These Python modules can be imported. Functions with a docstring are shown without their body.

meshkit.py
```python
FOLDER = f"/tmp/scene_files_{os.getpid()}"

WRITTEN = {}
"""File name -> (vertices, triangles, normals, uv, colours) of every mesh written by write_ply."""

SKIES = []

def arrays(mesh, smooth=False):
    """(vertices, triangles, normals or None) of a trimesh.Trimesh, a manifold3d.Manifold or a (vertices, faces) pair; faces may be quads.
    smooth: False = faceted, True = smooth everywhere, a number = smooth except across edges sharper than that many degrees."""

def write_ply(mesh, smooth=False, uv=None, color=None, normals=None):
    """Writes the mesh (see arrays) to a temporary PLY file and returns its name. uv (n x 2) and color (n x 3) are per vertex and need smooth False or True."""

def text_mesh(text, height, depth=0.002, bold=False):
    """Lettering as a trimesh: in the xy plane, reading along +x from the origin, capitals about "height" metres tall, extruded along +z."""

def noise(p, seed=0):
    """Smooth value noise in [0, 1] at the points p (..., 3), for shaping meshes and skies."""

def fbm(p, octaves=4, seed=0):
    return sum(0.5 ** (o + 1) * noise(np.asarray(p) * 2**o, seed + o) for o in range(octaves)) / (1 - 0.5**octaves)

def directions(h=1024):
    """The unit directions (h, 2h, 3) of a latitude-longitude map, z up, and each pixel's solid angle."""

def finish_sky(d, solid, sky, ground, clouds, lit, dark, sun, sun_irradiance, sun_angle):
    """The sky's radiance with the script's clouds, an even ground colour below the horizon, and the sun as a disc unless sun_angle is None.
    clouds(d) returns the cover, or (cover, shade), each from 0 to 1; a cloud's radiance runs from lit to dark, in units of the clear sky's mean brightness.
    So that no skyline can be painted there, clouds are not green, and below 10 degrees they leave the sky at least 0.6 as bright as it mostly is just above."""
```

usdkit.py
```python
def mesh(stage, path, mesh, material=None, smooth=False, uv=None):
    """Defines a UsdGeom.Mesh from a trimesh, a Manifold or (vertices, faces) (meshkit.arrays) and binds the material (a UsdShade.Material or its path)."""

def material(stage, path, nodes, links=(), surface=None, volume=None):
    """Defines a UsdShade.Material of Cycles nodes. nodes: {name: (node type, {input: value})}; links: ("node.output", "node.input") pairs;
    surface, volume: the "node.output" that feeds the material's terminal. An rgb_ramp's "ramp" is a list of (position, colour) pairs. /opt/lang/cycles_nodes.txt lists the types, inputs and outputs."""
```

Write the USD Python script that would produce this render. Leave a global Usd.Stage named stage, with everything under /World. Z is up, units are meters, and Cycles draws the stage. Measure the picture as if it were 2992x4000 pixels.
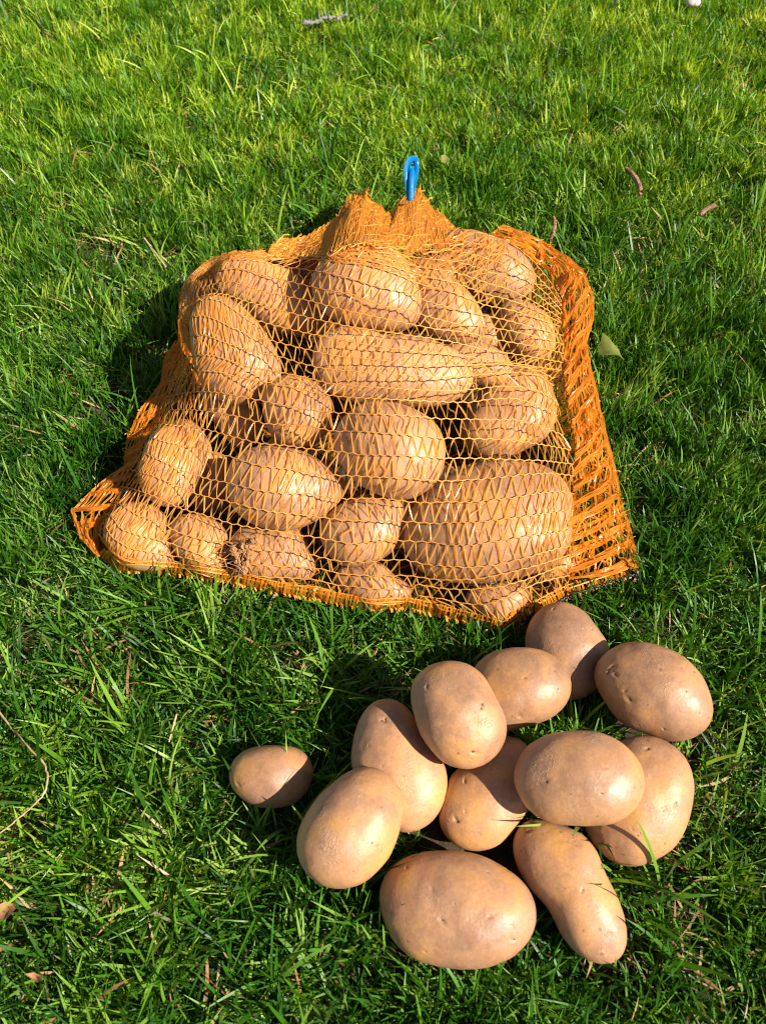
import math, random
import numpy as np, trimesh, usdkit, meshkit
from pxr import Usd, UsdGeom, UsdLux, UsdShade, Gf, Sdf, Vt
from scipy.interpolate import LinearNDInterpolator, CubicSpline
from scipy.ndimage import map_coordinates, gaussian_filter
from scipy.spatial import cKDTree, ConvexHull
import shapely
from shapely.geometry import Polygon, Point, LineString

random.seed(7); rng = np.random.default_rng(7)
stage = Usd.Stage.CreateInMemory()
UsdGeom.SetStageUpAxis(stage, 'Z'); UsdGeom.SetStageMetersPerUnit(stage, 1.0)
UsdGeom.Xform.Define(stage, '/World'); UsdGeom.Scope.Define(stage, '/World/Looks')

# ------------------------------------------------------------------ camera, sky, sun
CAM_H, PITCH, FOC = 0.62, 54.0, 5.6
HAP = FOC * 2992 / 3000.0
cam = UsdGeom.Camera.Define(stage, '/World/camera')
cam.AddTranslateOp().Set((0, 0, CAM_H)); cam.AddRotateXOp().Set(90 - PITCH)
cam.CreateFocalLengthAttr(FOC); cam.CreateHorizontalApertureAttr(HAP)
cam.CreateClippingRangeAttr((0.02, 1000.0))
cam.CreateFStopAttr(2.2); cam.CreateFocusDistanceAttr(0.72)
cam.CreateExposureAttr(1.17)

SUN_EL, SUN_XY = math.radians(40), (0.88, -0.47)
SUN_ROT = math.atan2(SUN_XY[0], SUN_XY[1])
sky_mat = usdkit.material(stage, '/World/Looks/sky_light', {
    's': ('sky_texture', {'sky_type': 'single_scattering', 'sun_disc': False, 'sun_elevation': SUN_EL, 'sun_rotation': SUN_ROT}),
    'b': ('background_shader', {'strength': 0.05})}, [('s.color', 'b.color')], surface='b.background')
dome = UsdLux.DomeLight.Define(stage, '/World/sky')
UsdShade.MaterialBindingAPI.Apply(dome.GetPrim()).Bind(sky_mat)
sun = UsdLux.DistantLight.Define(stage, '/World/sun')
sun.CreateIntensityAttr(1.25); sun.CreateAngleAttr(0.53); sun.CreateNormalizeAttr(True); sun.CreateColorAttr((1.0, 0.945, 0.865))
sun.AddRotateXYZOp().Set((90 - math.degrees(SUN_EL), 0, math.degrees(math.atan2(SUN_XY[0], -SUN_XY[1]))))

# ------------------------------------------------------------------ helpers
EYE = np.array([0, 0, CAM_H])
_p = math.radians(PITCH)
RIGHT, UPV, FWD = np.array([1., 0, 0]), np.array([0, math.sin(_p), math.cos(_p)]), np.array([0, math.cos(_p), -math.sin(_p)])

def rays(px):
    """viewing directions (unit depth) of the photograph's points (2992 x 4000)"""
    px = np.atleast_2d(np.asarray(px, float))
    return (px[:, :1] - 1496) / 3000 * RIGHT - (px[:, 1:2] - 2000) / 3000 * UPV + FWD

def at_depth(px, d):
    return EYE + rays(px) * np.reshape(d, (-1, 1))

def at_z(px, z):
    r = rays(px)
    return EYE + r * ((np.asarray(z) - CAM_H) / r[:, 2])[:, None]

def depth_z(px, z):
    return (np.asarray(z) - CAM_H) / rays(px)[:, 2]

def project(P):
    v = np.asarray(P) - EYE
    d = v @ FWD
    return np.stack([1496 + 3000 * (v @ RIGHT) / d, 2000 - 3000 * (v @ UPV) / d], 1), d

_used = {}
def path_for(name, parent='/World'):
    k = (parent, name); n = _used.get(k, 0); _used[k] = n + 1
    return f"{parent}/{name}" + (f"_{n:03d}" if n else '')

def tag(prim, label=None, cat=None, group=None, kind=None):
    prim = prim.GetPrim() if hasattr(prim, 'GetPrim') else prim
    for k, v in (('label', label), ('category', cat), ('group', group), ('kind', kind)):
        if v: prim.SetCustomDataByKey(k, v)
    return prim

def obj(name, mesh, mat, parent=None, smooth=False):
    par = '/World' if parent is None else str(parent.GetPath())
    return usdkit.mesh(stage, path_for(name, par), mesh, mat, smooth)

def thing(name, label, cat, loc=(0, 0, 0), group=None):
    x = UsdGeom.Xform.Define(stage, path_for(name)); x.AddTranslateOp().Set(Gf.Vec3d(*map(float, loc)))
    return tag(x, label, cat, group)

class MB:
    """collects triangles into one mesh"""
    def __init__(s): s.v, s.f, s.n = [], [], 0
    def add(s, v, f):
        s.v.append(np.asarray(v, float)); s.f.append(np.asarray(f, int) + s.n); s.n += len(v)
    def ribbon(s, P, W):
        """P centre line (n,3), W half-width vectors (n,3)"""
        n = len(P)
        v = np.empty((2 * n, 3)); v[0::2] = P - W; v[1::2] = P + W
        i = np.arange(n - 1) * 2
        s.add(v, np.vstack([np.stack([i, i + 1, i + 3], 1), np.stack([i, i + 3, i + 2], 1)]))
    def tube(s, P, r, k=5):
        P = np.asarray(P, float); n = len(P)
        T = np.gradient(P, axis=0); T /= np.linalg.norm(T, axis=1)[:, None] + 1e-12
        ref = np.array([0.13, 0.21, 0.97]); A = np.cross(T, ref); A /= np.linalg.norm(A, axis=1)[:, None] + 1e-12
        B = np.cross(T, A); r = np.broadcast_to(r, (n,))
        a = np.arange(k) * 2 * np.pi / k
        v = P[:, None] + r[:, None, None] * (np.cos(a)[None, :, None] * A[:, None] + np.sin(a)[None, :, None] * B[:, None])
        i = (np.arange(n - 1)[:, None] * k + np.arange(k)[None]).ravel(); j = (np.arange(n - 1)[:, None] * k + (np.arange(k)[None] + 1) % k).ravel()
        f = np.vstack([np.stack([i, j, j + k], 1), np.stack([i, j + k, i + k], 1)])
        s.add(v.reshape(-1, 3), f)
        for c, o in ((0, 0), (n - 1, 1)):
            q = c * k + np.arange(k); t = np.stack([np.full(k - 2, q[0]), q[1:-1], q[2:]], 1)
            s.f.append((t if o else t[:, ::-1]) + s.n - n * k)
    def data(s, origin=(0, 0, 0)):
        return np.vstack(s.v) - np.asarray(origin), np.vstack(s.f)

def resample(P, n):
    P = np.asarray(P, float); d = np.r_[0, np.cumsum(np.linalg.norm(np.diff(P, axis=0), axis=1))]
    t = np.linspace(0, d[-1], n)
    return np.stack([np.interp(t, d, P[:, k]) for k in range(P.shape[1])], 1)

def unit(v):
    return v / (np.linalg.norm(v, axis=-1, keepdims=True) + 1e-12)

# ------------------------------------------------------------------ materials
def potato_material():
    tan = [(0.0, (.235, .118, .060)), (.28, (.31, .155, .075)), (.5, (.365, .181, .083)), (.72, (.415, .204, .078)), (1, (.47, .235, .068))]
    nodes = {
        'g': ('geometry', {}), 'oi': ('object_info', {}),
        'n1': ('noise_texture', {'scale': 26.0, 'detail': 4.0, 'roughness': .55, 'distortion': .6}),
        'n2': ('noise_texture', {'scale': 420.0, 'detail': 4.0, 'roughness': .65}),
        'r1': ('rgb_ramp', {'ramp': tan}),
        'm0': ('map_range', {'from_min': .3, 'from_max': .7, 'clamp': True}),
        # grey dust film
        'n3': ('noise_texture', {'scale': 38.0, 'detail': 6.0, 'roughness': .62, 'vector': (0, 0, 0)}),
        'mp': ('mapping', {'location': (3.1, 7.7, 1.3)}),
        'd0': ('map_range', {'from_min': .48, 'from_max': .68, 'to_max': .45, 'clamp': True}),
        'mix1': ('mix_color', {'blend_type': 'mix', 'b': (.345, .195, .115)}),
        # fine grain
        'g0': ('map_range', {'from_min': .3, 'from_max': .7, 'to_min': .86, 'to_max': 1.12, 'clamp': True}),
        'gc': ('combine_color', {}),
        'mul': ('mix_color', {'blend_type': 'multiply', 'fac': 1.0}),
        # soil rubbed into the skin, in streaks
        'ms': ('mapping', {'location': (9.3, 2.1, 5.7), 'scale': (1., 1.9, 1.)}),
        'n4': ('noise_texture', {'scale': 62.0, 'detail': 7.0, 'roughness': .72, 'distortion': 1.2}),
        's0': ('map_range', {'from_min': .55, 'from_max': .75, 'to_max': .38, 'clamp': True}),
        'mixs': ('mix_color', {'blend_type': 'mix', 'b': (.185, .110, .068)}),
        # lenticels: small dark dots
        'v': ('voronoi_texture', {'scale': 110.0, 'feature': 'f1', 'randomness': 1.0}),
        'vs': ('separate_color', {}),
        'big': ('map_range', {'from_min': .25, 'from_max': 1.0, 'to_min': 0.0, 'to_max': .16, 'clamp': True}),
        'dot': ('math', {'math_type': 'less_than'}),
        'dotf': ('math', {'math_type': 'multiply', 'value2': .65}),
        'mix2': ('mix_color', {'blend_type': 'mix', 'b': (.16, .085, .04)}),
        # eyes and scabs come with the mesh
        'at': ('attribute', {'attribute': 'eye'}),
        'en': ('noise_texture', {'scale': 900.0, 'detail': 3.0}),
        'em': ('math', {'math_type': 'multiply_add', 'value2': 1.9, 'value3': -.62}),
        'ef': ('math', {'math_type': 'add', 'use_clamp': False}),
        'er': ('map_range', {'from_min': .35, 'from_max': .75, 'to_max': .9, 'clamp': True}),
        'mix3': ('mix_color', {'blend_type': 'mix', 'b': (.075, .042, .022)}),
        # net-like scurf (skin flakes), only on some stretches
        'v2': ('voronoi_texture', {'scale': 240.0, 'feature': 'distance_to_edge'}),
        'vd': ('noise_texture', {'scale': 120.0, 'detail': 2.0}),
        'vmix': ('vector_math', {'math_type': 'multiply_add', 'vector2': (.012, .012, .012)}),
        'sc': ('map_range', {'from_min': .0, 'from_max': .08, 'to_min': 1.0, 'to_max': 0.0, 'clamp': True}),
        'scm': ('map_range', {'from_min': .56, 'from_max': .7, 'clamp': True}),
        'scf': ('math', {'math_type': 'multiply'}),
        'scf2': ('math', {'math_type': 'multiply', 'value2': .22}),
        'mix4': ('mix_color', {'blend_type': 'mix', 'b': (.38, .235, .13)}),
        # bump
        'bs': ('math', {'math_type': 'multiply_add', 'value2': .5}),
        'bs2': ('math', {'math_type': 'multiply_add', 'value2': -.9}),
        'bp': ('bump', {'strength': .5, 'distance': .0009}),
        'rr': ('map_range', {'from_min': .3, 'from_max': .7, 'to_min': .38, 'to_max': .54, 'clamp': True}),
        'hs': ('hsv', {}),
        'hv': ('map_range', {'from_min': 0., 'from_max': 1., 'to_min': .86, 'to_max': 1.12}),
        'p': ('principled_bsdf', {'specular_ior_level': .42, 'subsurface_weight': .06, 'subsurface_radius': (1.0, .5, .2), 'subsurface_scale': .002}),
    }
    links = [('g.position', 'n1.vector'), ('g.position', 'n2.vector'), ('g.position', 'mp.vector'), ('mp.vector', 'n3.vector'),
             ('n1.fac', 'm0.value'), ('m0.result', 'r1.fac'), ('n3.fac', 'd0.value'), ('r1.color', 'mix1.a'), ('d0.result', 'mix1.fac'),
             ('n2.fac', 'g0.value'), ('g0.result', 'gc.r'), ('g0.result', 'gc.g'), ('g0.result', 'gc.b'), ('mix1.result', 'mul.a'), ('gc.color', 'mul.b'),
             ('g.position', 'v.vector'), ('v.color', 'vs.color'), ('vs.r', 'big.value'), ('v.distance', 'dot.value1'), ('big.result', 'dot.value2'), ('dot.value', 'dotf.value1'),
             ('g.position', 'ms.vector'), ('ms.vector', 'n4.vector'), ('n4.fac', 's0.value'), ('mul.result', 'mixs.a'), ('s0.result', 'mixs.fac'), ('mixs.result', 'mix2.a'), ('dotf.value', 'mix2.fac'),
             ('g.position', 'en.vector'), ('at.fac', 'em.value1'), ('em.value', 'ef.value1'), ('en.fac', 'ef.value2'), ('ef.value', 'er.value'),
             ('mix2.result', 'mix3.a'), ('er.result', 'mix3.fac'),
             ('g.position', 'vd.vector'), ('vd.color', 'vmix.vector1'), ('g.position', 'vmix.vector3'), ('vmix.vector', 'v2.vector'),
             ('v2.distance', 'sc.value'), ('n3.fac', 'scm.value'), ('sc.result', 'scf.value1'), ('scm.result', 'scf.value2'), ('scf.value', 'scf2.value1'),
             ('mix3.result', 'mix4.a'), ('scf2.value', 'mix4.fac'),
             ('n2.fac', 'bs.value1'), ('scf.value', 'bs.value3'), ('er.result', 'bs2.value1'), ('bs.value', 'bs2.value3'), ('bs2.value', 'bp.height'),
             ('n3.fac', 'rr.value'), ('rr.result', 'p.roughness'), ('bp.normal', 'p.normal'),
             ('oi.random', 'hv.value'), ('hv.result', 'hs.value'), ('mix4.result', 'hs.color'), ('hs.color', 'p.base_color')]
    return usdkit.material(stage, '/World/Looks/potato_skin', nodes, links, surface='p.BSDF')

def simple(name, color, rough=.6, **kw):
    return usdkit.material(stage, f'/World/Looks/{name}', {
        'g': ('geometry', {}), 'n': ('noise_texture', {'scale': kw.pop('scale', 300.), 'detail': 4.}),
        'r': ('rgb_ramp', {'ramp': [(.25, tuple(c * .6 for c in color)), (.75, tuple(min(1, c * 1.3) for c in color))]}),
        'b': ('bump', {'strength': .4, 'distance': .001}),
        'p': ('principled_bsdf', {'roughness': rough, **kw})},
        [('g.position', 'n.vector'), ('n.fac', 'r.fac'), ('r.color', 'p.base_color'), ('n.fac', 'b.height'), ('b.normal', 'p.normal')], surface='p.BSDF')

def film_material(name, lo, hi, transl=.4, rough=.28, tcol=None, clear=.0):
    """thin plastic film: glossy tape that lets light through; every strand a little different"""
    return usdkit.material(stage, f'/World/Looks/{name}', {
        'g': ('geometry', {}),
        'r': ('rgb_ramp', {'ramp': [(0, lo), (1, hi)]}),
        'n': ('noise_texture', {'scale': 900., 'detail': 2.}),
        'b': ('bump', {'strength': .35, 'distance': .0006}),
        'p': ('principled_bsdf', {'roughness': rough, 'specular_ior_level': .6}),
        't': ('translucent_bsdf', {'color': tcol or hi}),
        'm': ('mix_closure', {'fac': transl}), 'c': ('transparent_bsdf', {'color': (1., .66, .25)}), 'mc': ('mix_closure', {'fac': clear})},
        [('m.closure', 'mc.closure1'), ('c.BSDF', 'mc.closure2'), ('g.random_per_island', 'r.fac'), ('r.color', 'p.base_color'), ('g.position', 'n.vector'), ('n.fac', 'b.height'), ('b.normal', 'p.normal'),
         ('p.BSDF', 'm.closure1'), ('t.BSDF', 'm.closure2')], surface='mc.closure' if clear else 'm.closure')

def grass_material(name, ramp, tscale=(1.55, 1.3, .4), transl=.36, rough=.42, patch=True):
    nodes = {
        'g': ('geometry', {}), 'oi': ('object_info', {}),
        'a': ('math', {'math_type': 'add'}), 'fr': ('math', {'math_type': 'fraction'}),
        'r': ('rgb_ramp', {'ramp': ramp}),
        'n': ('noise_texture', {'scale': 3.2, 'detail': 3.}),
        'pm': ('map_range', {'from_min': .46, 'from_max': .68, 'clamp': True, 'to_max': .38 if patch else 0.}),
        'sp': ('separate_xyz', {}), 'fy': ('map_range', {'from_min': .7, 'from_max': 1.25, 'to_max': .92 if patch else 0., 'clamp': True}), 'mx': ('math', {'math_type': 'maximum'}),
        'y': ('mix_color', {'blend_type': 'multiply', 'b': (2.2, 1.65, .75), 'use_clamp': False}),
        'tc': ('mix_color', {'blend_type': 'multiply', 'fac': 1., 'b': tscale, 'use_clamp': False}),
        'p': ('principled_bsdf', {'roughness': rough, 'specular_ior_level': .27}),
        't': ('translucent_bsdf', {}), 'm': ('mix_closure', {'fac': transl})}
    links = [('g.random_per_island', 'a.value1'), ('oi.random', 'a.value2'), ('a.value', 'fr.value1'), ('fr.value', 'r.fac'),
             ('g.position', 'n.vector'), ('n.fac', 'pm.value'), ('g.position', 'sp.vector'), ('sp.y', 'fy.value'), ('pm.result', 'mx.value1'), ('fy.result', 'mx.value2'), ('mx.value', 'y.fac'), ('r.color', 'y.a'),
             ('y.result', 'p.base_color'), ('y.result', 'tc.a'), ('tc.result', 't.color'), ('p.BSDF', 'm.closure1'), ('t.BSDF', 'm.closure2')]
    return usdkit.material(stage, f'/World/Looks/{name}', nodes, links, surface='m.closure')

M_POT = potato_material()
M_NET = film_material('orange_net_film', (.74, .36, .075), (.86, .50, .15), .36, .24, (.86, .45, .08), .38)
M_NECK = film_material('orange_neck_film', (.78, .36, .045), (.88, .50, .11), .40, .28, (.9, .44, .06), .2)
M_CORD = film_material('orange_net_cord', (.70, .30, .045), (.80, .40, .08), .25, .34, (.8, .36, .04))
M_FLAP = film_material('orange_flap_film', (.68, .26, .02), (.84, .44, .08), .42, .28, (.84, .38, .035), .28)
M_BLUE = film_material('blue_tie_film', (.0, .145, .36), (.004, .21, .46), .2, .3, (.0, .17, .4))
M_THREAD = simple('dark_seam_thread', (.018, .018, .03), .45)
M_SOIL = usdkit.material(stage, '/World/Looks/soil', {
    'g': ('geometry', {}), 'n': ('noise_texture', {'scale': 55., 'detail': 8., 'roughness': .65}), 'n2': ('noise_texture', {'scale': 1.1, 'detail': 4.}),
    'r': ('rgb_ramp', {'ramp': [(.3, (.022, .016, .009)), (.55, (.06, .042, .024)), (.75, (.12, .085, .05))]}),
    'b': ('bump', {'strength': .8, 'distance': .006}), 'p': ('principled_bsdf', {'roughness': .95, 'specular_ior_level': .1})},
    [('g.position', 'n.vector'), ('n.fac', 'r.fac'), ('r.color', 'p.base_color'), ('n.fac', 'b.height'), ('b.normal', 'p.normal')], surface='p.BSDF')
GREEN = [(0, (.013, .055, .003)), (.3, (.030, .108, .005)), (.6, (.062, .17, .010)), (.82, (.135, .26, .026)), (1, (.22, .34, .065))]
M_GRASS = grass_material('grass_blade', GREEN)
M_DRY = grass_material('dry_blade', [(0, (.16, .08, .035)), (.35, (.34, .16, .06)), (.6, (.38, .23, .09)), (.85, (.38, .27, .13)), (1, (.42, .34, .2))], (1, .9, .7), .25, .6, False)
M_STRAW = simple('straw', (.36, .25, .12), .55)
M_CATKIN = simple('catkin', (.26, .14, .07), .9, scale=900.)
M_LEAF = grass_material('pale_leaf', [(0, (.19, .21, .04)), (1, (.24, .26, .06))], (1.2, 1.2, .8), .35, .5, False)
M_ROOT = simple('dry_root', (.30, .135, .045), .85, scale=700.)
M_BARK = simple('grey_bark', (.15, .14, .13), .8, scale=500.)
M_STONE = simple('pink_stone', (.50, .40, .35), .8, scale=200.)

# ------------------------------------------------------------------ ground
def make_ground():
    n = 120
    a = np.sinh(np.linspace(-5.6, 5.6, n)); a = a / a[-1] * 60
    X, Y = np.meshgrid(a, a + .6, indexing='ij')
    P = np.stack([X, Y, np.zeros_like(X)], -1)
    Z = .006 * (meshkit.fbm(P * 9, 3, 4) - .5) - .002
    v = np.stack([X, Y, Z], -1).reshape(-1, 3)
    i = (np.arange(n - 1)[:, None] * n + np.arange(n - 1)).ravel()
    f = np.vstack([np.stack([i, i + n, i + n + 1], 1), np.stack([i, i + n + 1, i + 1], 1)])
    tag(obj('ground', (v, f), M_SOIL, smooth=True), 'dark soil under the lawn', kind='structure')
make_ground()

# ------------------------------------------------------------------ potatoes
# outlines are written in the frames they were measured in: origin and metres-free scale to the photograph's points
FRAMES = {'A': (600, 700, .5438), 'B': (1400, 550, .6042), 'C': (200, 1500, .6042), 'D': (1100, 1500, .4294), 'E': (1600, 1500, .574),
          'R': (1100, 850, .6042), 'S': (600, 1200, .4834), 'T': (1700, 1300, .4834), '1': (800, 2300, .6647), '2': (1800, 2300, .6647), '3': (1300, 3100, .846), 'F': (0, 0, 1.)}
def conv(fr, pts):
    x, y, s = FRAMES[fr]
    return [(x + a * s, y + b * s) for a, b in pts]

LOOSE = [  # outline, height of centre, thickness factor, label
    ('small_left', conv('1', [(143,1090),(155,1030),(200,980),(270,940),(360,925),(450,922),(530,935),(590,970),(630,1030),(638,1090),(620,1160),(570,1230),(500,1275),(420,1290),(340,1290),(260,1265),(200,1220),(160,1160)]), .024, .95,
     'smallest loose potato, lying alone in the grass left of the pile'),
    ('front_left', conv('1', [(540,1480),(555,1420),(590,1340),(640,1260),(720,1170),(800,1110),(880,1065),(960,1050),(1040,1070),(1100,1120),(1150,1200),(1168,1290),(1150,1390),(1130,1470),(1080,1580),(1030,1640),(960,1705),(880,1750),(800,1760),(720,1752),(640,1715),(580,1640),(550,1560)]), .052, .85,
     'smooth oval potato at the left front of the loose pile'),
    ('pear', conv('1', [(860,1010),(870,920),(890,820),(930,730),(990,670),(1050,648),(1120,655),(1190,700),(1240,780),(1300,890),(1370,980),(1415,1050),(1422,1130),(1410,1230),(1380,1320),(1300,1390),(1220,1430),(1160,1440),(1090,1390),(1010,1290),(930,1180),(875,1090)]), .034, .85,
     'pear shaped loose potato lying under the egg shaped one'),
    ('upright', conv('1', [(1208,600),(1225,540),(1270,490),(1340,450),(1420,432),(1500,435),(1570,465),(1640,520)]) + conv('2', [(180,600),(235,690),(265,780),(268,850),(245,920),(200,990),(140,1035),(60,1058),(0,1060)]) + conv('1', [(1430,1040),(1360,985),(1300,910),(1260,840),(1230,740),(1212,660)]), .072, .85,
     'egg shaped potato resting on top of the pear shaped one'),
    ('golden', conv('2', [(80,460),(140,400),(220,365),(320,348),(420,352),(510,380),(580,425),(630,490),(648,560),(640,630),(600,705),(530,760),(450,795),(350,820),(270,840),(190,835),(110,790),(60,700),(50,580)]), .048, .85,
     'golden oval loose potato between the egg shaped one and the half shaded one'),
    ('under_corner', conv('2', [(378,310),(390,230),(430,160),(490,110),(560,85),(640,90),(710,130),(770,190),(820,260),(860,320),(885,370),(870,450),(840,540),(780,610),(700,650),(630,655),(540,620),(450,540),(395,430)]), .032, .75,
     'half shaded potato tucked under the black stitched hem of the net sack'),
    ('right_top', conv('2', [(780,470),(830,405),(900,350),(1000,315),(1100,320),(1200,350),(1300,405),(1390,490),(1440,570),(1468,680),(1465,800),(1400,850),(1330,890),(1260,905),(1180,885),(1090,850),(980,810),(900,740),(840,650),(800,570)]), .046, .8,
     'pale dusty loose potato farthest to the right of the pile'),
    ('top_centre', conv('2', [(312,1080),(340,990),(400,920),(480,870),(600,840),(720,838),(850,860),(940,905),(1020,975),(1070,1060),(1082,1150),(1060,1240),(1010,1310),(930,1370),(840,1390),(720,1398),(600,1390),(500,1365),(420,1320),(360,1250),(325,1170)]), .082, .8,
     'broad oval potato lying on top at the right of the loose pile'),
    ('right_low', conv('2', [(940,895),(1010,870),(1100,870),(1180,890),(1260,940),(1330,1020),(1360,1110),(1365,1220),(1350,1330),(1300,1450),(1230,1540),(1130,1600),(1000,1635),(900,1610),(820,1540),(760,1460),(720,1370),(720,1240),(760,1100),(850,970)]), .04, .75,
     'large shiny loose potato partly hidden under the broad oval one'),
    ('shaded_middle', conv('2', [(60,1000),(140,920),(230,880),(310,872),(370,900),(410,960),(430,1080),(420,1200),(390,1300),(330,1400),(250,1490),(140,1540),(40,1535),(-40,1500),(-95,1440),(-125,1360),(-120,1270),(-95,1180),(-40,1080)]), .034, .75,
     'potato mostly in shadow in the middle of the loose pile'),
    ('biggest', conv('3', [(220,440),(225,395),(270,345),(330,305),(430,272),(520,267),(620,275),(700,295),(780,335),(850,390),(900,440),(930,500),(938,560),(930,630),(890,700),(830,755),(760,795),(680,810),(590,817),(490,800),(390,770),(310,715),(255,640),(225,540)]), .046, .75,
     'biggest loose potato, broad and flat, at the very front of the pile'),
    ('long', conv('3', [(835,200),(850,160),(890,125),(940,120),(1000,135),(1100,165),(1170,210),(1215,270),(1240,330),(1270,400),(1310,470),(1340,560),(1358,640),(1355,710),(1335,760),(1280,787),(1220,785),(1150,755),(1090,700),(1040,620),(1000,545),(950,480),(890,410),(855,340),(835,270)]), .036, .95,
     'long slim potato with a waist, slanting beside the biggest loose one'),
]
EYES = {  # pits and scabs of the loose potatoes: photograph points and size
    'upright': conv('2', [(125,680),(80,970),(215,905),(60,1010)]) + conv('1', [(1305,575),(1475,900)]),
    'golden': conv('2', [(375,525),(555,485),(570,597),(350,750),(490,440)]),
    'under_corner': conv('2', [(770,240),(545,120),(440,250)]),
    'right_top': conv('2', [(885,470),(905,505),(870,490),(985,650),(960,600),(945,775),(1070,810),(1190,830),(1325,605),(1405,740)]),
    'top_centre': conv('2', [(497,1130),(845,1055),(940,1280),(825,1205),(1060,1140)]),
    'right_low': conv('2', [(1100,940),(1265,1270),(1050,1445),(1005,1415),(805,1490)]),
    'shaded_middle': conv('2', [(20,1135),(25,1315),(105,1440)]) + conv('1', [(1480,1365),(1470,1350),(1525,1130)]),
    'biggest': conv('3', [(345,345),(460,445),(565,515),(505,590),(715,365),(800,345),(625,585),(730,570),(840,630),(830,680),(425,735)]),
    'long': conv('3', [(905,175),(1110,220),(840,230),(1155,450),(890,275)]),
    'front_left': conv('1', [(1020,1515),(690,1410),(840,1350),(985,1500)]),
    'pear': conv('1', [(1045,775),(1060,770),(1040,1045),(1070,950),(960,920)]),
    'small_left': conv('1', [(195,1150)]),
}
EYE_SIZE = {'upright': [1.1,1.3,.55,.6,.9,.5], 'golden': [.7,.9,.6,1.1,.4], 'under_corner': [.6,.7,.5], 'right_top': [1.3,1.2,1.,1.2,.8,.6,.5,.7,.5,.5], 'top_centre': [1.1,.7,.5,.5,.6],
            'right_low': [.9,1.,.9,.6,.5], 'shaded_middle': [.8,.7,.5,1.3,1.,.7], 'biggest': [.8,.8,.6,1.2,.6,.7,.4,.7,.5,.9,.6], 'long': [.9,.4,.5,.7,.5], 'front_left': [.8,.3,.4,.5], 'pear': [1.2,.8,.5,.3,.4], 'small_left': [1.]}
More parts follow.
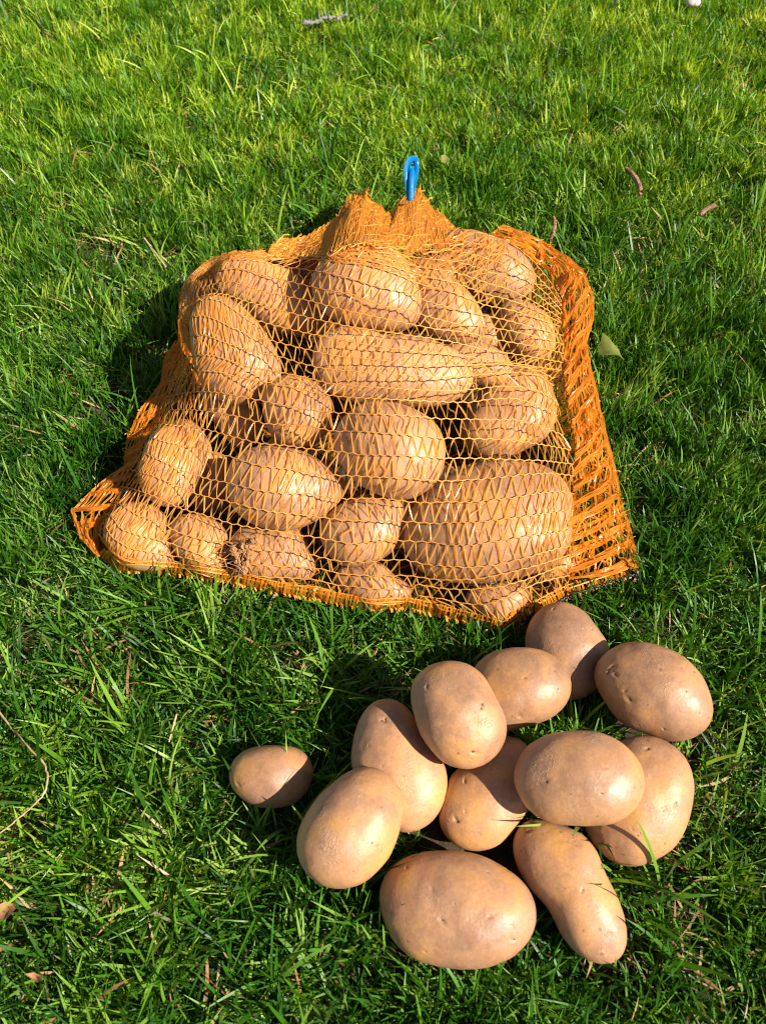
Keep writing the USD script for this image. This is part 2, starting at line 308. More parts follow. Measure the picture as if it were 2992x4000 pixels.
BAGGED = [
    ('B1', conv('A', [(450,770),(470,660),(540,570),(650,555),(800,600),(950,650),(1080,740),(1180,850),(1245,980),(1240,1060),(1150,1110),(1000,1110),(850,1070),(700,990),(560,890),(460,810)]), .118, .85,
     'long bagged potato slanting across the upper left of the net sack'),
    ('B2', conv('A', [(270,1030),(300,930),(380,860),(460,845),(540,865),(640,920),(740,1020),(830,1140),(890,1260),(920,1370),(890,1470),(800,1560),(650,1610),(500,1590),(370,1500),(290,1330),(265,1160)]), .10, .8,
     'tall bright bagged potato at the left shoulder of the net sack'),
    ('B3', conv('R', [(195,440),(250,290),(370,200),(480,160),(600,155),(700,190),(790,270),(870,400),(910,550),(890,660),(800,720),(650,725),(480,700),(320,640),(220,540)]), .142, .8,
     'large pale bagged potato at the top of the heap, just below the gathered neck'),
    ('B4b', conv('R', [(800,330),(880,270),(1000,310),(1150,430),(1260,550),(1305,650),(1290,770),(1200,810),(1080,800),(950,750),(870,660),(810,500)]), .135, .85,
     'tilted bagged potato right against the large pale one below the neck'),
    ('B4', conv('R', [(950,200),(1020,125),(1150,85),(1350,130),(1500,200),(1600,290),(1640,390),(1600,490),(1480,540),(1350,545),(1220,500),(1080,410),(980,300)]), .10, .8,
     'bagged potato at the top right corner of the net sack'),
    ('B5', conv('B', [(890,1130),(940,1050),(1030,1030),(1150,1080),(1240,1150),(1270,1260),(1250,1370),(1150,1420),(1000,1370),(920,1270)]), .088, .85,
     'small bagged potato near the upper right flap, below the top corner one'),
    ('B6', conv('R', [(200,900),(250,780),(350,715),(540,735),(800,770),(1000,810),(1130,870),(1230,960),(1250,1060),(1170,1150),(950,1220),(700,1200),(500,1195),(350,1160),(250,1070)]), .118, .85,
     'widest bagged potato, lying level across the middle of the net sack'),
    ('B7', conv('S', [(880,740),(920,640),(1000,590),(1120,560),(1250,590),(1370,680),(1440,790),(1440,900),(1390,1030),(1300,1110),(1180,1130),(1050,1100),(940,1020),(890,880)]), .10, .9,
     'small round bagged potato left of centre, below a black gap in the heap'),
    ('B8', conv('D', [(480,470),(540,340),(620,260),(720,200),(880,170),(1100,200),(1300,290),(1420,390),(1480,560),(1480,750),(1420,890),(1280,990),(1100,1050),(900,1000),(720,920),(590,790),(500,640)]), .095, .9,
     'large round bagged potato in the very centre of the net sack'),
    ('B9', conv('T', [(205,800),(230,680),(330,520),(420,380),(560,300),(680,270),(800,300),(900,380),(960,500),(980,650),(930,800),(830,890),(700,950),(600,1000),(450,1010),(300,970),(220,900)]), .085, .8,
     'pale bagged potato at the right side, above the huge one'),
    ('B10', conv('E', [(-30,950),(30,840),(120,730),(250,640),(400,570),(600,530),(800,540),(950,590),(1070,680),(1110,850),(1115,1000),(1060,1150),(900,1270),(700,1320),(500,1350),(300,1350),(130,1300),(10,1210),(-40,1080)]), .062, .75,
     'huge bagged potato filling the lower right of the net sack'),
    ('B11', conv('F', [(889,1875),(895,1820),(937,1772),(1004,1751),(1106,1754),(1171,1766),(1253,1804),(1315,1848),(1349,1901),(1345,1930),(1306,1981),(1250,2024),(1164,2062),(1100,2067),(1046,2062),(955,2026),(907,1983),(890,1930)]), .07, .85,
     'plump oval bagged potato at lower left of centre'),
    ('B12', conv('C', [(560,600),(590,470),(650,340),(740,280),(850,300),(940,360),(990,450),(985,560),(920,690),(820,780),(700,780),(610,720)]), .05, .9,
     'bagged potato low on the left edge, above the bottom left corner one'),
    ('B13', conv('C', [(345,920),(385,845),(450,790),(540,770),(650,790),(730,840),(765,920),(785,1050),(790,1150),(700,1200),(600,1210),(470,1170),(400,1100),(352,1020)]), .034, .85,
     'bagged potato in the bottom left corner of the net sack'),
    ('B14', conv('C', [(770,960),(790,890),(860,850),(960,850),(1060,880),(1130,950),(1150,1050),(1130,1160),(1060,1240),(970,1230),(880,1180),(800,1090)]), .033, .9,
     'small bagged potato in the front row, left beside the dried root clump'),
    ('B15', conv('F', [(919,2074),(985,2056),(1076,2054),(1167,2066),(1207,2134),(1233,2211),(1222,2256),(1164,2270),(1050,2266),(960,2240),(910,2180),(905,2120)]), .036, .85,
     'bagged potato in the front row, right beside the dried root clump'),
    ('B16', conv('D', [(340,1310),(420,1190),(520,1110),(650,1050),(800,1010),(950,1010),(1080,1060),(1140,1130),(1140,1280),(1080,1440),(980,1540),(880,1610),(750,1650),(600,1660),(480,1610),(400,1500),(350,1410)]), .055, .85,
     'egg shaped bagged potato at the bottom, left beside the huge one'),
    ('B17', conv('D', [(480,1720),(620,1650),(850,1620),(980,1680),(1090,1780),(1190,1870),(1150,1960),(1000,2030),(850,2040),(700,1980),(560,1880)]), .028, .85,
     'lowest bagged potato, bulging over the bottom hem under the egg shaped one'),
    ('B18', conv('E', [(380,1450),(480,1380),(620,1350),(760,1370),(820,1420),(780,1500),(700,1580),(600,1620),(500,1580),(420,1520)]), .028, .85,
     'bagged potato squeezed at the hem below the huge one'),
    ('B19', conv('S', [(400,720),(500,640),(640,640),(760,680),(850,800),(880,930),(840,1060),(760,1140),(660,1120),(560,1030),(470,910)]), .075, .85,
     'shaded bagged potato under the tall bright one at the left shoulder'),
    ('B20', conv('C', [(880,600),(930,490),(1010,440),(1100,450),(1160,560),(1160,700),(1110,810),(1030,840),(940,800),(885,710)]), .045, .85,
     'shaded bagged potato wedged between the left edge one and the plump oval one'),
    ('B21', conv('A', [(185,930),(200,800),(260,690),(350,625),(460,630),(530,740),(520,900),(420,1000),(290,1040),(210,1020)]), .075, .85,
     'bagged potato at the upper left corner of the net sack'),
    ('B22', conv('E', [(860,1270),(930,1160),(1030,1100),(1110,1110),(1130,1200),(1090,1290),(980,1330),(890,1330)]), .03, .9,
     'small bagged potato at the lower right, between the huge one and the flap'),
    ('B23', conv('R', [(960,850),(1050,790),(1200,785),(1340,830),(1450,900),(1495,980),(1450,1060),(1330,1080),(1180,1060),(1040,980)]), .095, .85,
     'bagged potato right of the widest one, above the pale one at the right side'),
    ('B24', conv('R', [(-60,330),(30,270),(140,235),(260,245),(350,300),(370,380),(300,450),(180,460),(40,420)]), .10, .85,
     'bagged potato mostly hidden behind the long slanting one at the upper left'),
    ('F1', [(1120,1180),(1160,1120),(1240,1090),(1310,1120),(1330,1190),(1290,1250),(1200,1270),(1140,1240)], .098, .9,
     'bagged potato deep in the gap between the long slanting one and the large pale one'),
    ('F2', [(1800,1290),(1860,1230),(1940,1240),(1990,1300),(1970,1370),(1900,1400),(1830,1370)], .072, .9,
     'bagged potato deep in the gap at the right, below the top corner one'),
    ('F3', [(1640,1020),(1700,970),(1770,990),(1800,1060),(1770,1130),(1700,1140),(1650,1090)], .098, .9,
     'bagged potato deep in the gap between the two at the top right'),
    ('F4', [(600,1790),(640,1690),(710,1640),(790,1680),(830,1770),(800,1850),(720,1880),(640,1860)], .048, .9,
     'bagged potato deep in the gap above the plump oval one, at the left'),
    ('F5', [(1430,2010),(1500,1950),(1580,1950),(1640,2010),(1640,2090),(1580,2140),(1500,2130),(1440,2080)], .05, .9,
     'bagged potato deep in the gap under the large round one'),
    ('F6', [(1020,1780),(1080,1700),(1150,1690),(1220,1740),(1230,1820),(1160,1860),(1070,1850)], .06, .9,
     'bagged potato deep in the gap under the small round one'),
]

_ico = {}
def ico(n):
    if n not in _ico: _ico[n] = trimesh.creation.icosphere(n)
    return _ico[n]

def potato_frame(outline, zc):
    o = np.asarray(outline); c = np.array(Polygon(o).centroid.coords[0])
    d = depth_z([c], zc)[0]; C = at_depth([c], d)[0]
    view = unit(EYE - C); N = unit(view * .55 + np.array([0, 0, 1.]) * .45)
    r = rays(o); P = EYE + r * (((C - EYE) @ N) / (r @ N))[:, None]
    e1 = unit(np.cross(N, [0, 1., .2])); e2 = np.cross(N, e1)
    x, y = (P - C) @ e1, (P - C) @ e2
    th, rad = np.arctan2(y, x), np.hypot(x, y)
    k = np.argsort(th); th, rad = th[k], rad[k]
    keep = np.r_[True, np.diff(th) > .02]; th, rad = th[keep], rad[keep]
    cs = CubicSpline(np.r_[th, th[0] + 2 * np.pi], np.r_[rad, rad[0]], bc_type='periodic')
    g = np.linspace(-np.pi, np.pi, 512, endpoint=False)
    F = np.fft.rfft(cs(g)); F *= np.exp(-(np.arange(len(F)) / 7.5) ** 4)
    rr = np.fft.irfft(F, 512)
    return C, e1, e2, N, rr, Polygon(np.stack([x, y], 1))

def potato_mesh(outline, zc, thick, level, seed, eyes=7, where=(), sizes=()):
    C, e1, e2, N, rr, poly = potato_frame(outline, zc)
    r = np.random.default_rng(seed)
    half = min(np.percentile(rr, 8), math.sqrt(poly.area / math.pi)) * 1.0
    D = ico(level).vertices; F = ico(level).faces
    th = np.arctan2(D[:, 1], D[:, 0]); rho = np.hypot(D[:, 0], D[:, 1])
    ring = np.interp((th + np.pi) / (2 * np.pi) * 512, np.arange(513), np.r_[rr, rr[0]])
    # the outline matters at the rim; towards the poles the shape rounds off
    mean = math.sqrt(poly.area / math.pi)
    ring = ring * (rho ** .35) + mean * (1 - rho ** .35)
    V = (ring * rho)[:, None] * (np.cos(th)[:, None] * e1 + np.sin(th)[:, None] * e2) + (D[:, 2] * half * thick)[:, None] * N
    nrm = unit(trimesh.Trimesh(V, F, process=False).vertex_normals)
    lump = (meshkit.fbm(V * 26 + seed * 3.7, 3, seed) - .5) * .0050 * (0.35 + 0.65 * np.abs(D[:, 2]))
    lump += (meshkit.fbm(V * 110 + seed, 2, seed + 5) - .5) * .0007
    eye = np.zeros(len(V))
    # eyes sit on the side that shows and a few all round
    if len(where):
        uv, dd = project(C + V); front = ((EYE - C - V) * nrm).sum(1) > 0
    for k in range(eyes + len(where)):
        a = r.normal(size=3)
        if k % 3: a[2] = abs(a[2]) + .35
        if len(where): a[2] = -abs(a[2]) - .3
        a = unit(a); i = int(np.argmax(D @ a))
        if k < len(where): i = int(np.argmin(np.linalg.norm(uv - where[k], axis=1) + 1e6 * ~front))
        p, n = V[i], nrm[i]
        t = unit(np.cross(n, [.2, .3, .9] + r.normal(0, .5, 3))); b = np.cross(n, t)
        q = V - p; X, Y = q @ t * 1000, q @ b * 1000; near = (np.linalg.norm(q, axis=1) < .02)
        s = r.choice([.35, .45, .6, .8]) * r.uniform(.85, 1.2); A = r.uniform(.12, .75) * .001 * min(1, s + .2)
        if k < len(where): s = sizes[k] * .72; A = .00075 * s * r.uniform(.6, 1.1)
        dent = np.exp(-(X ** 2 / (2 * (3.0 * s) ** 2) + (Y - .2) ** 2 / (2 * (1.7 * s) ** 2)))
        brow = np.exp(-((Y - 3.2 * s + .08 * X ** 2 / s) ** 2 / (2 * (1.1 * s) ** 2) + X ** 2 / (2 * (4.2 * s) ** 2)))
        pit = np.exp(-(X ** 2 / (2 * (1.5 * s) ** 2) + Y ** 2 / (2 * (.9 * s) ** 2)))
        lump += near * (A * (-dent + .5 * brow) - .0003 * s * pit)
        sp = np.zeros(len(V))
        for q2 in range(r.integers(1, 4)):      # specks of soil caught in the eye
            ox, oy, rs = r.normal(0, 1.3 * s), r.normal(0, .8 * s), r.uniform(.5, 1.15) * s
            sp = np.maximum(sp, np.exp(-(((X - ox) / (1.3 * rs)) ** 2 + ((Y - oy) / (.85 * rs)) ** 2)))
        eye = np.maximum(eye, near * np.clip(sp * r.uniform(.6, 1.15), 0, 1))
    V = C + V + nrm * lump[:, None]
    return V, F, eye

# settled heights of the centres, found by pushing overlapping neighbours apart along their lines of sight
#@POSED@
POSED = {'small_left': 0.0263, 'front_left': 0.055, 'pear': 0.034, 'upright': 0.0721, 'golden': 0.0482, 'under_corner': 0.0306, 'right_top': 0.0541, 'top_centre': 0.0698, 'right_low': 0.0326, 'shaded_middle': 0.0267, 'biggest': 0.0313, 'long': 0.0265, 'B1': 0.118, 'B2': 0.1149, 'B3': 0.152, 'B4b': 0.138, 'B4': 0.1, 'B5': 0.088, 'B6': 0.113, 'B7': 0.1, 'B8': 0.1048, 'B9': 0.0547, 'B10': 0.0655, 'B11': 0.0762, 'B12': 0.0659, 'B13': 0.034, 'B14': 0.033, 'B15': 0.0298, 'B16': 0.054, 'B17': 0.0213, 'B18': 0.028, 'B19': 0.0601, 'B20': 0.0291, 'B21': 0.075, 'B22': 0.0299, 'B23': 0.0996, 'B24': 0.1}


POTATOES = {}
def build_potatoes(items, level, cat, group, base_seed, eyes):
    for i, (key, outline, zc, thick, label) in enumerate(items):
        zc = POSED.get(key, zc)
        V, F, eye = potato_mesh(outline, zc, thick, level, base_seed + i, eyes, EYES.get(key, ()), EYE_SIZE.get(key, ()))
        o = np.array([V[:, 0].mean(), V[:, 1].mean(), max(V[:, 2].min(), 0)])
        m = obj('potato', (V - o, F), M_POT, smooth=True)
        m.AddTranslateOp().Set(Gf.Vec3d(*o))
        UsdGeom.PrimvarsAPI(m).CreatePrimvar('eye', Sdf.ValueTypeNames.FloatArray, 'vertex').Set(Vt.FloatArray.FromNumpy(eye.astype(np.float32)))
        tag(m, label, cat, group)
        POTATOES[key] = (V, F, cat, i)
build_potatoes(LOOSE, 6, 'potato', 'loose potatoes in front of the sack', 11, 4)
build_potatoes(BAGGED, 5, 'potato', 'potatoes inside the net sack', 71, 6)
#@END_POTATOES@
# ------------------------------------------------------------------ the sack's front net, drawn tight over the potatoes
def cat(*segs):
    return np.array([p for s in segs for p in s], float)
ROWS = [
    cat(conv('A', [(350,655),(450,590),(560,548),(700,540),(850,566)]), conv('R', [(250,268),(400,290),(540,300),(720,355),(900,430),(1100,480),(1300,560),(1500,600),(1650,650)]), [(2190,1275)]),
    cat(conv('A', [(235,740),(330,670),(430,622),(560,575),(700,578),(800,597)]), conv('R', [(0,312),(300,355),(480,400),(650,455),(800,480),(900,525),(1050,570),(1250,620),(1450,660),(1650,715)]), [(2200,1310)]),
    cat(conv('A', [(200,800),(320,720),(440,660),(590,635),(700,655),(800,690),(919,720)]), conv('R', [(280,465),(450,490),(620,560),(800,590),(950,640),(1150,690),(1300,700),(1480,730),(1655,770)]), [(2203,1345)]),
    cat(conv('A', [(190,870),(310,790),(440,748),(560,732),(680,770),(800,810),(919,831)]), conv('R', [(200,540),(380,590),(560,630),(800,680),(1000,720),(1200,740),(1400,790),(1655,835)]), [(2203,1380)]),
    cat(conv('A', [(190,930),(310,850),(440,815),(540,830),(650,870),(800,915),(919,942)]), conv('R', [(200,650),(420,700),(700,740),(900,770),(1100,800),(1300,850),(1500,880),(1655,905)]), [(2200,1415)]),
    cat(conv('A', [(188,985),(270,900),(380,853),(480,872),(560,925),(650,985),(800,1030)]), conv('S', [(1000,150),(1200,200),(1400,240),(1655,290)]), conv('R', [(600,830),(830,855),(1100,880),(1300,910),(1500,940),(1655,965)]), [(2195,1445)]),
    cat([(700,1262)], conv('S', [(320,75),(400,62),(500,95),(640,165),(800,235),(960,270),(1200,330),(1450,390),(1655,410)]), conv('T', [(0,260),(150,260),(330,255),(520,250),(680,265),(850,310),(960,370)])),
    cat([(712,1340)], conv('S', [(300,235),(400,217),(600,290),(800,360),(1000,390),(1150,440),(1350,490),(1655,520)]), conv('T', [(0,355),(150,355),(330,340),(500,325),(680,315),(850,345),(960,430)])),
    cat(conv('S', [(200,440),(330,382),(480,387),(650,440),(800,490),(1000,520),(1200,560),(1400,610),(1655,640)]), conv('T', [(0,465),(150,465),(330,455),(500,430),(680,435),(830,465),(960,540),(1000,590)])),
    cat(conv('S', [(130,600),(300,522),(420,512),(540,522),(700,570),(880,600),(1100,640),(1300,690),(1500,720),(1655,730)]), conv('E', [(0,110),(200,120),(400,125),(560,100),(700,95),(850,130),(950,180),(1010,220)])),
    cat([(640,1560)], conv('S', [(100,730),(250,690),(400,677),(550,690),(700,720),(850,750),(1050,790),(1250,830),(1450,850),(1655,860)]), conv('E', [(0,215),(200,235),(400,240),(560,240),(700,240),(850,265),(950,310),(1050,350)])),
    cat([(622,1610)], conv('S', [(130,830),(300,825),(450,840),(620,870),(750,900),(900,940),(1100,950),(1300,970),(1450,1000),(1655,1000)]), conv('E', [(0,350),(240,370),(400,370),(600,375),(800,395),(950,420),(1100,450)])),
    cat([(605,1650)], conv('S', [(50,942),(250,960),(400,980),(550,1020),(700,1060),(850,1100),(1100,1120),(1300,1150),(1500,1165),(1655,1190)]), conv('E', [(0,490),(240,505),(500,505),(700,515),(900,520),(1120,545)])),
    cat([(565,1706)], conv('S', [(0,1060),(150,1100),(300,1130),(450,1170),(600,1200),(750,1250),(900,1290),(1100,1310),(1300,1350),(1655,1365)]), conv('E', [(0,645),(240,660),(450,650),(650,630),(800,615),(950,605),(1125,625)])),
    cat([(545,1760)], conv('C', [(590,440),(700,490),(850,560),(1000,610),(1150,640),(1350,690),(1500,710)]), conv('D', [(250,1000),(450,1040),(650,1045),(800,1040),(1000,1050),(1200,1075),(1400,1080)]), conv('E', [(240,800),(400,805),(560,790),(700,775),(850,745),(1000,730),(1130,748)])),
    cat([(510,1835)], conv('C', [(540,560),(650,590),(800,650),(900,700),(1050,740),(1150,760),(1300,800),(1450,830)]), conv('D', [(200,1190),(400,1220),(600,1240),(900,1250),(1150,1250),(1400,1270)]), conv('E', [(240,945),(450,940),(650,920),(850,890),(1000,870),(1130,855)])),
    cat([(475,1900)], conv('C', [(500,670),(600,700),(700,740),(850,810),(1000,850),(1150,900),(1300,930),(1450,950)]), conv('D', [(200,1380),(350,1400),(500,1430),(650,1460),(800,1440),(1000,1420),(1150,1430),(1400,1440)]), conv('E', [(240,1095),(400,1100),(600,1070),(800,1035),(1000,1010),(1130,985)])),
    cat([(430,1960)], conv('C', [(440,775),(560,850),(700,890),(800,950),(950,1000),(1100,1025),(1200,1035),(1350,1080)]), conv('D', [(0,1520),(150,1530),(300,1560),(450,1600),(600,1620),(750,1620),(950,1600),(1130,1600),(1350,1650)]), conv('E', [(240,1240),(400,1250),(600,1230),(800,1180),(1000,1120),(1130,1100)])),
    cat([(405,2000)], conv('C', [(400,865),(450,940),(600,990),(720,1010),(850,1060),(1000,1120),(1150,1135),(1300,1170)]), conv('D', [(0,1660),(250,1670),(400,1690),(500,1720),(700,1740),(900,1750),(1130,1740),(1400,1780)]), conv('E', [(240,1335),(450,1330),(650,1290),(850,1240),(1050,1175),(1125,1155)])),
    cat([(390,2035)], conv('C', [(345,905),(390,990),(500,1060),(700,1100),(900,1130),(1050,1180),(1200,1225),(1400,1250)]), conv('D', [(0,1760),(300,1780),(500,1830),(700,1850),(900,1870),(1200,1870)]), conv('E', [(30,1360),(240,1395),(400,1400),(600,1385),(800,1330),(1000,1250),(1120,1220)])),
    cat([(378,2080)], conv('C', [(335,1000),(380,1080),(500,1150),(700,1180),(850,1190),(1000,1240),(1200,1290),(1400,1320)]), conv('D', [(0,1830),(300,1840),(500,1900),(650,1970),(900,2010),(1050,2005),(1200,1960)]), conv('E', [(60,1440),(200,1460),(400,1500),(530,1500),(700,1440),(850,1360),(1000,1320),(1115,1300)])),
]
T0 = np.array([(706,1130),(745,1075),(800,1025),(890,992),(1040,980),(1100,962),(1250,935),(1400,918),(1550,910),(1700,900),(1800,897),(1900,912),(2010,955),(2085,1020),(2150,1100),(2195,1180)], float)
OUTLINE = [  # photograph point and height above the soil, clockwise from the top left
    (880,985,.09),(960,973,.095),(1040,968,.10),(1100,950,.10),(1250,920,.11),(1400,905,.115),(1550,897,.115),(1700,887,.105),(1800,884,.10),(1900,897,.095),(2010,938,.085),(2090,1012,.075),(2150,1090,.07),
    (2200,1180,.065),(2215,1300,.06),(2208,1400,.06),(2208,1500,.06),(2232,1640,.055),(2252,1750,.05),(2247,1900,.045),(2242,2050,.04),(2237,2180,.03),(2233,2270,.015),(2242,2323,.010),
    (2160,2362,.010),(2079,2405,.010),(1971,2472,.010),(1860,2446,.010),(1736,2414,.010),(1591,2378,.010),(1446,2387,.010),(1247,2347,.010),(1085,2320,.010),(904,2278,.010),(669,2242,.010),(470,2233,.010),(388,2170,.012),
    (375,2100,.02),(400,2020,.03),(450,1950,.035),(500,1860,.04),(560,1730,.04),(620,1620,.045),(660,1500,.05),(690,1400,.055),(706,1330,.06),(697,1240,.07),(700,1150,.075),(735,1075,.08),(790,1025,.085)]
HEM = np.array([(388,2170),(470,2233),(669,2242),(904,2278),(1085,2320),(1247,2347),(1446,2387),(1591,2378),(1736,2414),(1860,2446),(1971,2472),(2079,2405),(2160,2362),(2242,2323),(2360,2284),(2486,2242)], float)

hem = resample(HEM, 600)
hd = np.gradient(hem, axis=0); hn = np.stack([hd[:, 1], -hd[:, 0]], 1) / np.linalg.norm(hd, axis=1)[:, None]
hn = np.stack([np.convolve(np.pad(hn[:, c], 20, mode='edge'), np.ones(41) / 41, 'valid') for c in (0, 1)], 1)
ROWS.append((hem + hn * 44)[hem[:, 0] < 2262][::6])
GX, GY, GS = 250, 780, 6
gw, gh = (2600 - GX) // GS, (2600 - GY) // GS
gx, gy = np.meshgrid(GX + GS * np.arange(gw), GY + GS * np.arange(gh))
cells = np.stack([gx.ravel(), gy.ravel()], 1).astype(float)

def sack_membrane():
    """inverse depth of a taut sheet over the bagged potatoes, held at the sack's outline"""
    ob = np.zeros(len(cells))
    for key, (V, F, cat_, i) in POTATOES.items():
        if key[0] not in 'BF': continue
        n = trimesh.Trimesh(V, F, process=False).vertex_normals
        fr = ((EYE - V) * n).sum(1) > 0
        uv, d = project(V[fr])
        sel = np.flatnonzero((cells[:, 0] > uv[:, 0].min()) & (cells[:, 0] < uv[:, 0].max()) & (cells[:, 1] > uv[:, 1].min()) & (cells[:, 1] < uv[:, 1].max()))
        q = LinearNDInterpolator(uv, 1 / (d - .0011))(cells[sel])
        ob[sel] = np.fmax(ob[sel], np.nan_to_num(q))
    o = np.array(OUTLINE); ring = np.vstack([o, o[:1]])
    dense = resample(ring, 900)
    qd = 1 / depth_z(dense[:, :2], dense[:, 2])
    tree = cKDTree(dense[:, :2]); _, j = tree.query(cells)
    edge = qd[j].reshape(gh, gw)
    inside = shapely.contains_xy(Polygon(o[:, :2]), cells[:, 0], cells[:, 1]).reshape(gh, gw)
    ob = ob.reshape(gh, gw)
    q = edge.copy()
    for step in (16, 8, 4, 2, 1):
        I, E, O = inside[::step, ::step], edge[::step, ::step], ob[::step, ::step]
        if step == 16: Q = E.copy()
        else:
            yy, xx = np.mgrid[0:I.shape[0], 0:I.shape[1]]
            Q = map_coordinates(Q, [yy / 2, xx / 2], order=1, mode='nearest')
        for _ in range(500 if step > 1 else 160):
            A = np.pad(Q, 1, mode='edge')
            N = (A[:-2, 1:-1] + A[2:, 1:-1] + A[1:-1, :-2] + A[1:-1, 2:]) / 4
            Q = np.where(I, np.maximum(N, O), E)
    return Q
MEMB = sack_membrane()

def on_net(px, lift=0.0):
    px = np.atleast_2d(px)
    q = map_coordinates(MEMB, [(px[:, 1] - GY) / GS, (px[:, 0] - GX) / GS], order=1, mode='nearest')
    return at_depth(px, 1 / q - lift)

def row_curve(P, n=900):
    P = resample(P, n)
    k = 11
    S = np.stack([np.convolve(np.pad(P[:, c], k, mode='reflect', reflect_type='odd'), np.hanning(2 * k + 1) / np.hanning(2 * k + 1).sum(), 'valid') for c in (0, 1)], 1)
    return S
curves = [row_curve(r) for r in ROWS]
t0c = row_curve(T0)
curves = [t0c * (1 - f) + curves[0] * f for f in (.0, .17, .34, .51, .68, .84)] + curves
NROW, NC = len(curves), 52
# how the columns of stitches bunch: tight at both edges of the sack
uu = np.linspace(0, 1, 2000)
wgt = 1 / (0.42 + .58 * np.clip((uu - .02) / .22, 0, 1) ** 1.2 * np.clip((1.0 - uu) / .12, .3, 1))
cum = np.r_[0, np.cumsum((wgt[1:] + wgt[:-1]) / 2)]; cum /= cum[-1]
def node_px(i, c):
    """photograph position of column c (0 .. 2*NC, half stitches) on row i"""
    c = np.asarray(c, float)
    sh = 1.6 * (meshkit.noise(np.stack([c * .11, np.full_like(c, i * .23), np.zeros_like(c)], -1), 3) - .5) + .5 * (meshkit.noise(np.stack([c * .9, np.full_like(c, i * 1.7), np.zeros_like(c)], -1), 9) - .5)
    lean = -1.1 * np.exp(-((c / (2 * NC) - .42) / .2) ** 2) * max(0, 12 - i) * .22
    s = np.clip((c + (sh + lean) * np.clip(np.minimum(c, 2 * NC - c) / 6, 0, 1)) / (2 * NC), 0, 1)
    u = np.interp(s, cum, uu)
    C = curves[i]; k = u * (len(C) - 1)
    return np.stack([np.interp(k, np.arange(len(C)), C[:, 0]), np.interp(k, np.arange(len(C)), C[:, 1])], 1)

cs_all = np.arange(2 * NC + 1)
NODES = []
for i in range(NROW):
    P = node_px(i, cs_all)
    gap = np.linalg.norm(node_px(min(i + 1, NROW - 1), cs_all) - node_px(max(i - 1, 0), cs_all), axis=1) / 2
    amp = np.clip(gap * .038, .5, 2.8) * (0.7 + .6 * rng.random(len(P)))
    P[:, 1] += np.where(cs_all % 2 == 0, -amp, amp)
    NODES.append(P)

SACK = thing('net_sack', 'bulging orange knitted net sack full of potatoes, gathered at the top', 'sack', at_z([(1400, 1900)], 0.0)[0])
so = np.array(SACK.GetAttribute('xformOp:translate').Get())

def facing(P):
    return unit(EYE + np.array([.1, -.05, .2]) - P)

def tape(mb, A, B, half, twist=0., turns=0., slack=0., n=6, lift=.0006, surf=on_net):
    """a strip of film from photograph point A to B lying on the net"""
    t = np.linspace(0, 1, n)
    px = A * (1 - t)[:, None] + B * t[:, None]
    L = np.linalg.norm(B - A); nrm = np.array([-(B - A)[1], (B - A)[0]]) / (L + 1e-9)
    px += nrm * (slack * L * np.sin(t * np.pi * (1 + (abs(slack) > .1))))[:, None]
    P = surf(px, lift)
    T = unit(np.gradient(P, axis=0)); N = facing(P); S = unit(np.cross(T, N)); N2 = np.cross(S, T)
    a = twist * np.sin(t * np.pi) + turns * np.pi * t
    w = half * (.45 + .55 * np.sin(np.clip(t, .04, .96) * np.pi) ** .6)
    mb.ribbon(P, (np.cos(a)[:, None] * S + np.sin(a)[:, None] * N2) * w[:, None])

def cord(mb, P, r=.00055, wind=.00045, pitch=.0042, k=5):
    """two strands twisted into a chain-stitch cord"""
    L = np.r_[0, np.cumsum(np.linalg.norm(np.diff(P, axis=0), axis=1))]
    n = max(8, int(L[-1] / .0011)); P = np.stack([np.interp(np.linspace(0, L[-1], n), L, P[:, c]) for c in range(3)], 1)
    l = np.linspace(0, L[-1], n)
    T = unit(np.gradient(P, axis=0)); N = facing(P); S = unit(np.cross(T, N))
    for ph in (0, np.pi):
        a = l / pitch * 2 * np.pi + ph
        mb.tube(P + wind * (np.cos(a)[:, None] * S + np.sin(a)[:, None] * N * .7), r * (1 + .25 * np.sin(a * 2)), k)

